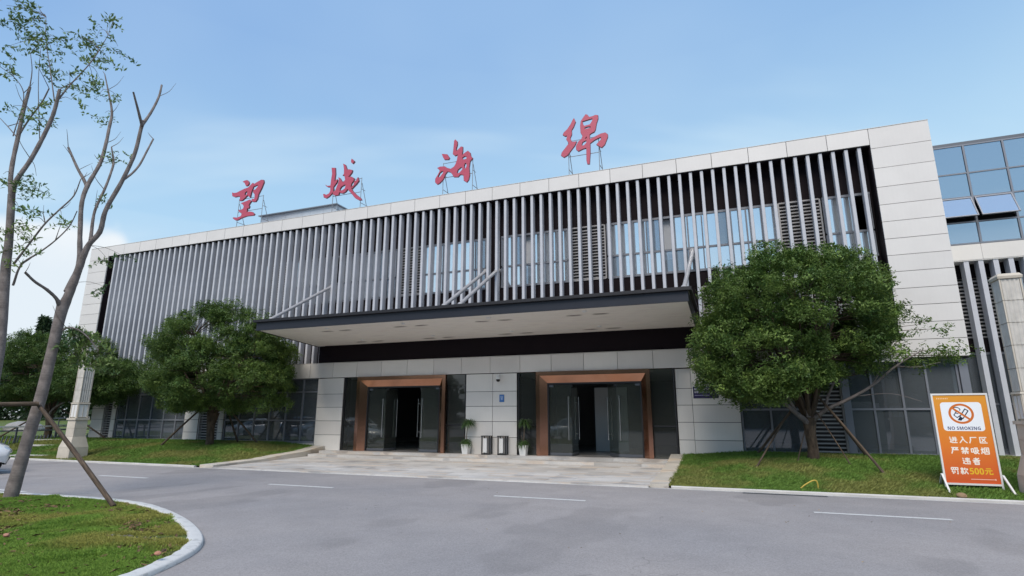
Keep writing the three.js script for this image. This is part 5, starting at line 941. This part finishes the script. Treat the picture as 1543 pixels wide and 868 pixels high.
plate('small blue plaque with white mark on the pier between the entrances', -12.82, -12.63, 2.13, 2.4, 0.033, (g, w, h) => { g.fillStyle = '#3a74b8'; g.fillRect(0, 0, w, h); g.strokeStyle = '#e9eff6'; g.lineWidth = 12; g.strokeRect(70, 80, 116, 60); g.fillStyle = '#e9eff6'; g.fillRect(70, 170, 116, 14); g.fillRect(70, 210, 116, 14); g.fillRect(90, 250, 80, 14); }, 'plaque');
plate('dark purple wall plaque with white lettering beside the right-hand tree', -5.97, -5.2, 2.19, 2.57, 0.043, (g, w, h) => { const r = rng(3); g.fillStyle = '#2a2350'; g.fillRect(0, 0, w, h); g.strokeStyle = '#e4e2ee'; g.lineWidth = 3; for (const [y, n] of [[14, 10], [46, 10]]) for (let i = 0; i < n; i++) { const x = 14 + i * 23; g.strokeRect(x, y + 4, 15, 16); g.beginPath(); g.moveTo(x, y + 12); g.lineTo(x + 15, y + 12); g.moveTo(x + 7, y); g.lineTo(x + 7, y + 24); g.stroke(); } g.fillStyle = '#b9b4d4'; g.fillRect(14, 92, 150, 5); }, 'plaque');
// odds and ends on the grass and the road
{
  const t = thing('yellow_hoop', 'thin bent yellow pipe sticking out of the right lawn', 'pipe', [-3.64, 0.06, 5.1]);
  part('pipe', limb([[0, -0.05, 0, 0.016], [0.18, 0.1, -0.04, 0.016], [0.38, 0.19, -0.1, 0.016], [0.42, 0.16, -0.1, 0.015], [0.43, -0.05, -0.1, 0.015]], 8, 5), std({ color: new THREE.Color().setRGB(0.5, 0.36, 0.06), roughness: 0.6 }), t);
}
function stone(name, label, pos, s, mat, seed, cat = 'stone') {
  const g = new THREE.IcosahedronGeometry(1, 3), p = g.attributes.position; for (let i = 0; i < p.count; i++) { const v = new THREE.Vector3().fromBufferAttribute(p, i), k = 0.75 + 0.5 * N1.fbm(v.x * 1.4 + seed, v.y * 1.4 + v.z * 1.4 + seed, 256, 4); p.setXYZ(i, v.x * k * s[0], v.y * k * s[1], v.z * k * s[2]); }
  g.computeVertexNormals(); const h = metre(g); const m = part(name, h, mat, scene); m.position.set(...pos); return tag(m, label, cat);
}
stone('brown_stone', 'small brown stone on the kerb in front of the orange board', [-0.72, 0.1, 5.34], [0.09, 0.05, 0.06], std({ color: new THREE.Color().setRGB(0.28, 0.19, 0.11), roughness: 0.9 }), 3);
stone('brick_fragment', 'reddish brick fragment near the kerb tip of the island', [-10.98, 0.15, 14.62], [0.042, 0.022, 0.034], std({ color: new THREE.Color().setRGB(0.42, 0.2, 0.13), roughness: 0.9 }), 8, 'brick');
stone('brick_fragment', 'reddish brick fragment in the grass at the left of the island', [-13.75, 0.14, 14.6], [0.045, 0.026, 0.034], std({ color: new THREE.Color().setRGB(0.4, 0.2, 0.14), roughness: 0.9 }), 14, 'brick');
const rock = std({ map: tConcrete, color: new THREE.Color().setRGB(0.55, 0.55, 0.56), roughness: 0.95, bumpMap: bumpFine, bumpScale: 0.01 });
stone('boulder', 'large grey boulder beyond the railing at the left edge', [-54.5, 0.9, -4.4], [1.7, 0.85, 1.3], rock, 21, 'boulder');
stone('boulder', 'lower grey boulder to the right of the large one beyond the railing', [-53.0, 0.65, -6.8], [1.4, 0.6, 1.1], rock, 27, 'boulder');
{ // drain slot along the right kerb
  const t = thing('drain_grate', 'long narrow dark drain grate in the road beside the right lawn kerb', 'drain', [-3.95, 0.001, 5.68]);
  part('frame', [bx(-0.82, 0.82, 0, 0.006, -0.075, -0.06), bx(-0.82, 0.82, 0, 0.006, 0.06, 0.075)], M.frameDark, t); part('slot', bx(-0.82, 0.82, 0.0, 0.003, -0.059, 0.059), M.black, t);
  const b = metre(new THREE.BoxGeometry(0.012, 0.005, 0.116)); for (let i = 0; i < 40; i++) { const m = shadows(new THREE.Mesh(b, M.frameDark)); m.name = 'grate_bar'; m.position.set(-0.8 + i * 0.041, 0.0056, 0); t.add(m); }
}
// stepping slabs on the far left lawn
{
  const st = struct('stepping_stone', (() => { const g = bx(-0.75, 0.75, 0, 0.05, -0.3, 0.3); return g; })(), M.kerb); st.position.set(-31.0, 0.05, 4.75); st.rotation.y = 0.5;
  st.position.y = HL(4.75) + 0.0;
  for (const [x, z] of [[-33.3, 3.1], [-35.2, 1.7]]) { const c = st.clone(); c.name = numbered('stepping_stone'); c.position.set(x, HL(z) + 0.0, z); scene.add(c); }
}
// railing with white handrail and pickets at the far left; thinner wire railing behind
{
  const t = thing('railing', 'low railing with pale handrail and close pickets on the far left lawn', 'railing', [-35.3, 0.28, 4.9], 0);
  const A = new THREE.Vector3(0.3, 0, 1.7), B = new THREE.Vector3(-0.9, 0, -5.6), L = A.distanceTo(B), P = (s, y) => [mix(A.x, B.x, s / L), y, mix(A.z, B.z, s / L)], ang = Math.atan2(B.x - A.x, B.z - A.z) + Math.PI / 2;
  part('handrail', bar(P(0, 0.86), P(L, 0.86), 0.11, 0.06), M.white, t); part('mid_rail', bar(P(0, 0.68), P(L, 0.68), 0.05), M.frame, t); part('lower_rail', bar(P(0, 0.06), P(L, 0.06), 0.04), M.frame, t);
  const g = metre(new THREE.BoxGeometry(0.045, 0.4, 0.02)); for (let s = 0.08; s < L; s += 0.17) { const m = shadows(new THREE.Mesh(g, M.frame)); m.name = 'picket'; m.position.set(...P(s, 0.26)); m.rotation.y = ang; m.rotation.z = 0.16; t.add(m); }
  for (let s = 0; s < L + 0.1; s += L / 4) part('post', bar(P(s, -0.15), P(s, 0.83), 0.06), M.frameDark, t);
}
{
  const t = thing('railing', 'thin grey wire railing between the lamp post and the building corner', 'railing', [-38.2, 0.5, -1.6], 0);
  for (let i = 0; i < 4; i++) part('post', bx(-0.02 - i * 1.1, 0.02 - i * 1.1, -0.1, 1.0, -0.02, 0.02), M.frameDark, t);
  for (const y of [0.2, 0.42, 0.64, 0.86, 0.99]) part('rail', rod([0, y, 0], [-3.3, y, 0], y > 0.9 ? 0.022 : 0.01), M.frameDark, t);
}

// ---------------------------------------------------------------- grass, litter, gravel
function blades(n, h, w, spread, seed) {
  const r = rng(seed), pos = [];
  for (let i = 0; i < n; i++) { const a = r() * 6.283, x = (r() - 0.5) * spread, z = (r() - 0.5) * spread, H = h * (0.5 + 0.8 * r()), b = (0.2 + 0.9 * r()) * H, c = Math.cos(a), s = Math.sin(a), k = r() * 6.283; const px = Math.cos(k) * w / 2, pz = Math.sin(k) * w / 2;
    pos.push(x - px, 0, z - pz, x + px, 0, z + pz, x + c * b * 0.35 + px * 0.7, H * 0.6, z + s * b * 0.35 + pz * 0.7, x - px, 0, z - pz, x + c * b * 0.35 + px * 0.7, H * 0.6, z + s * b * 0.35 + pz * 0.7, x + c * b, H, z + s * b); }
  const g = new THREE.BufferGeometry(); g.setAttribute('position', new THREE.Float32BufferAttribute(pos, 3)); g.computeVertexNormals(); return g;
}
function scatter(name, label, cat, geo, mat, n, place, seed) {
  const r = rng(seed), m = new THREE.InstancedMesh(geo, mat, n), d = new THREE.Object3D(), c = new THREE.Color(); let k = 0, tries = 0;
  while (k < n && tries++ < n * 12) { const p = place(r); if (!p) continue; d.position.set(p[0], p[1], p[2]); d.rotation.set(p[5] ?? 0, r() * 6.283, p[6] ?? 0); d.scale.setScalar(p[3]); d.updateMatrix(); m.setMatrixAt(k, d.matrix); c.setRGB(...p[4]); m.setColorAt(k, c); k++; }
  m.count = k; m.name = numbered(name); m.receiveShadow = true; m.castShadow = true; m.userData = { kind: 'stuff', label, category: cat }; scene.add(m); return m;
}
M.blade = new THREE.MeshPhysicalMaterial({ color: 0xffffff, roughness: 0.7, transmission: 0.3, thickness: 0, side: THREE.DoubleSide, specularIntensity: 0.3 });
const lawnTint = (x, z, r) => { const dry = smooth(0.44, 0.66, N2.fbm(x * 0.8 + 30, z * 0.8 + 30, 256, 4)), v = 0.75 + 0.5 * r(); return [mix(0.15, 0.25, dry) * v, mix(0.262, 0.268, dry) * v, mix(0.05, 0.078, dry) * v]; };
scatter('grass', 'short mossy green grass covering the island in the left foreground', 'grass', blades(10, 0.027, 0.008, 0.1, 61), M.blade, 130000, (r) => { const x = -24 + 14 * Math.pow(r(), 0.8), z = 11.4 + 7 * r(); if (!inIsland(x, z)) return null; const d = edgeDist(x, z); if (d < 0.04) return null; if (r() < 0.85 * bareSoil(x, z)) return null; if (Math.abs((x + 12.1) / 0.75) ** 2 + Math.abs((z - 13.62 + 0.55 * (x + 12.1)) / (0.1 + 0.2 * N2.n(x * 6, 4))) ** 2 < 1) return null; const tuft = smooth(0.58, 0.75, N1.fbm(x * 0.9 + 5, z * 0.9, 256, 3)); const c = lawnTint(x, z, r); return [x, islandH(x, z) - 0.004, z, 0.7 + 0.5 * r() + 0.9 * tuft, [c[0] * 1.35, c[1] * 1.25, c[2] * 1.1]]; }, 71);
const farBlades = blades(9, 0.06, 0.012, 0.16, 62);
scatter('grass', 'green lawn grass on the bank right of the entrance steps', 'grass', farBlades, M.blade, 62000, (r) => { const x = -6.35 + 13 * r(), z = 5.32 * r() - 0.0; if (x < 1.4 && z < 0.05) return null; return [x, lawnH(x, z) - 0.004, z, 0.6 + 0.6 * r(), lawnTint(x, z, r)]; }, 72);
scatter('grass', 'green lawn grass on the bank left of the entrance steps', 'grass', farBlades, M.blade, 62000, (r) => { const x = -21.15 - 24 * r(), z = 5.32 * r(); return [x, lawnH(x, z) - 0.004, z, 0.6 + 0.7 * r(), lawnTint(x, z, r)]; }, 73);
{
  const lf = twig(1, 0.07, 0.035, 0, 91); M.dry = std({ color: 0xffffff, roughness: 0.9, side: THREE.DoubleSide });
  scatter('dry_leaf_litter', 'brown fallen leaves scattered over the island grass', 'fallen leaves', lf, M.dry, 3400, (r) => { const x = -22 + 12 * r(), z = 11.5 + 6 * r(); if (!inIsland(x, z) || edgeDist(x, z) < 0.1) return null; if (r() > 0.12 + 0.9 * bareSoil(x, z)) return null; const v = 0.5 + r(); return [x, islandH(x, z) + 0.034, z, 0.7 + 0.9 * r(), [0.16 * v, 0.1 * v, 0.05 * v], (r() - 0.5) * 0.9, (r() - 0.5) * 0.9]; }, 74);
  scatter('fallen_leaf', 'few small fallen leaves scattered over the grey road', 'fallen leaves', lf, M.dry, 34, (r) => { const x = -12 + 14 * r(), z = 6 + 10 * r(); if (inIsland(x, z)) return null; const v = 0.5 + r(); return [x, 0.012, z, 0.5 + 0.5 * r(), [0.25 * v, 0.19 * v, 0.11 * v]]; }, 75);
  const pb = new THREE.IcosahedronGeometry(0.03, 1); pb.scale(1, 0.6, 0.8);
  scatter('gravel', 'grey gravel in a bare hollow beside the island kerb', 'gravel', pb, M.dry, 700, (r) => { const x = -12.9 + 1.7 * r(), w = 0.16 + 0.3 * smooth(-12.9, -11.3, x) + 0.2 * N2.n(x * 6, 4), z = 13.62 - 0.55 * (x + 12.1) + (r() - 0.5 + 0.5 * (N1.n(x * 3, 9) - 0.5)) * w; if (!inIsland(x, z) || edgeDist(x, z) < 0.05) return null; const v = 0.25 + 1.0 * r() * r(); return [x, islandH(x, z) + 0.004, z, 0.3 + 1.0 * r() * r(), [0.3 * v, 0.28 * v, 0.26 * v]]; }, 76);
}

renderer.render(scene, camera);
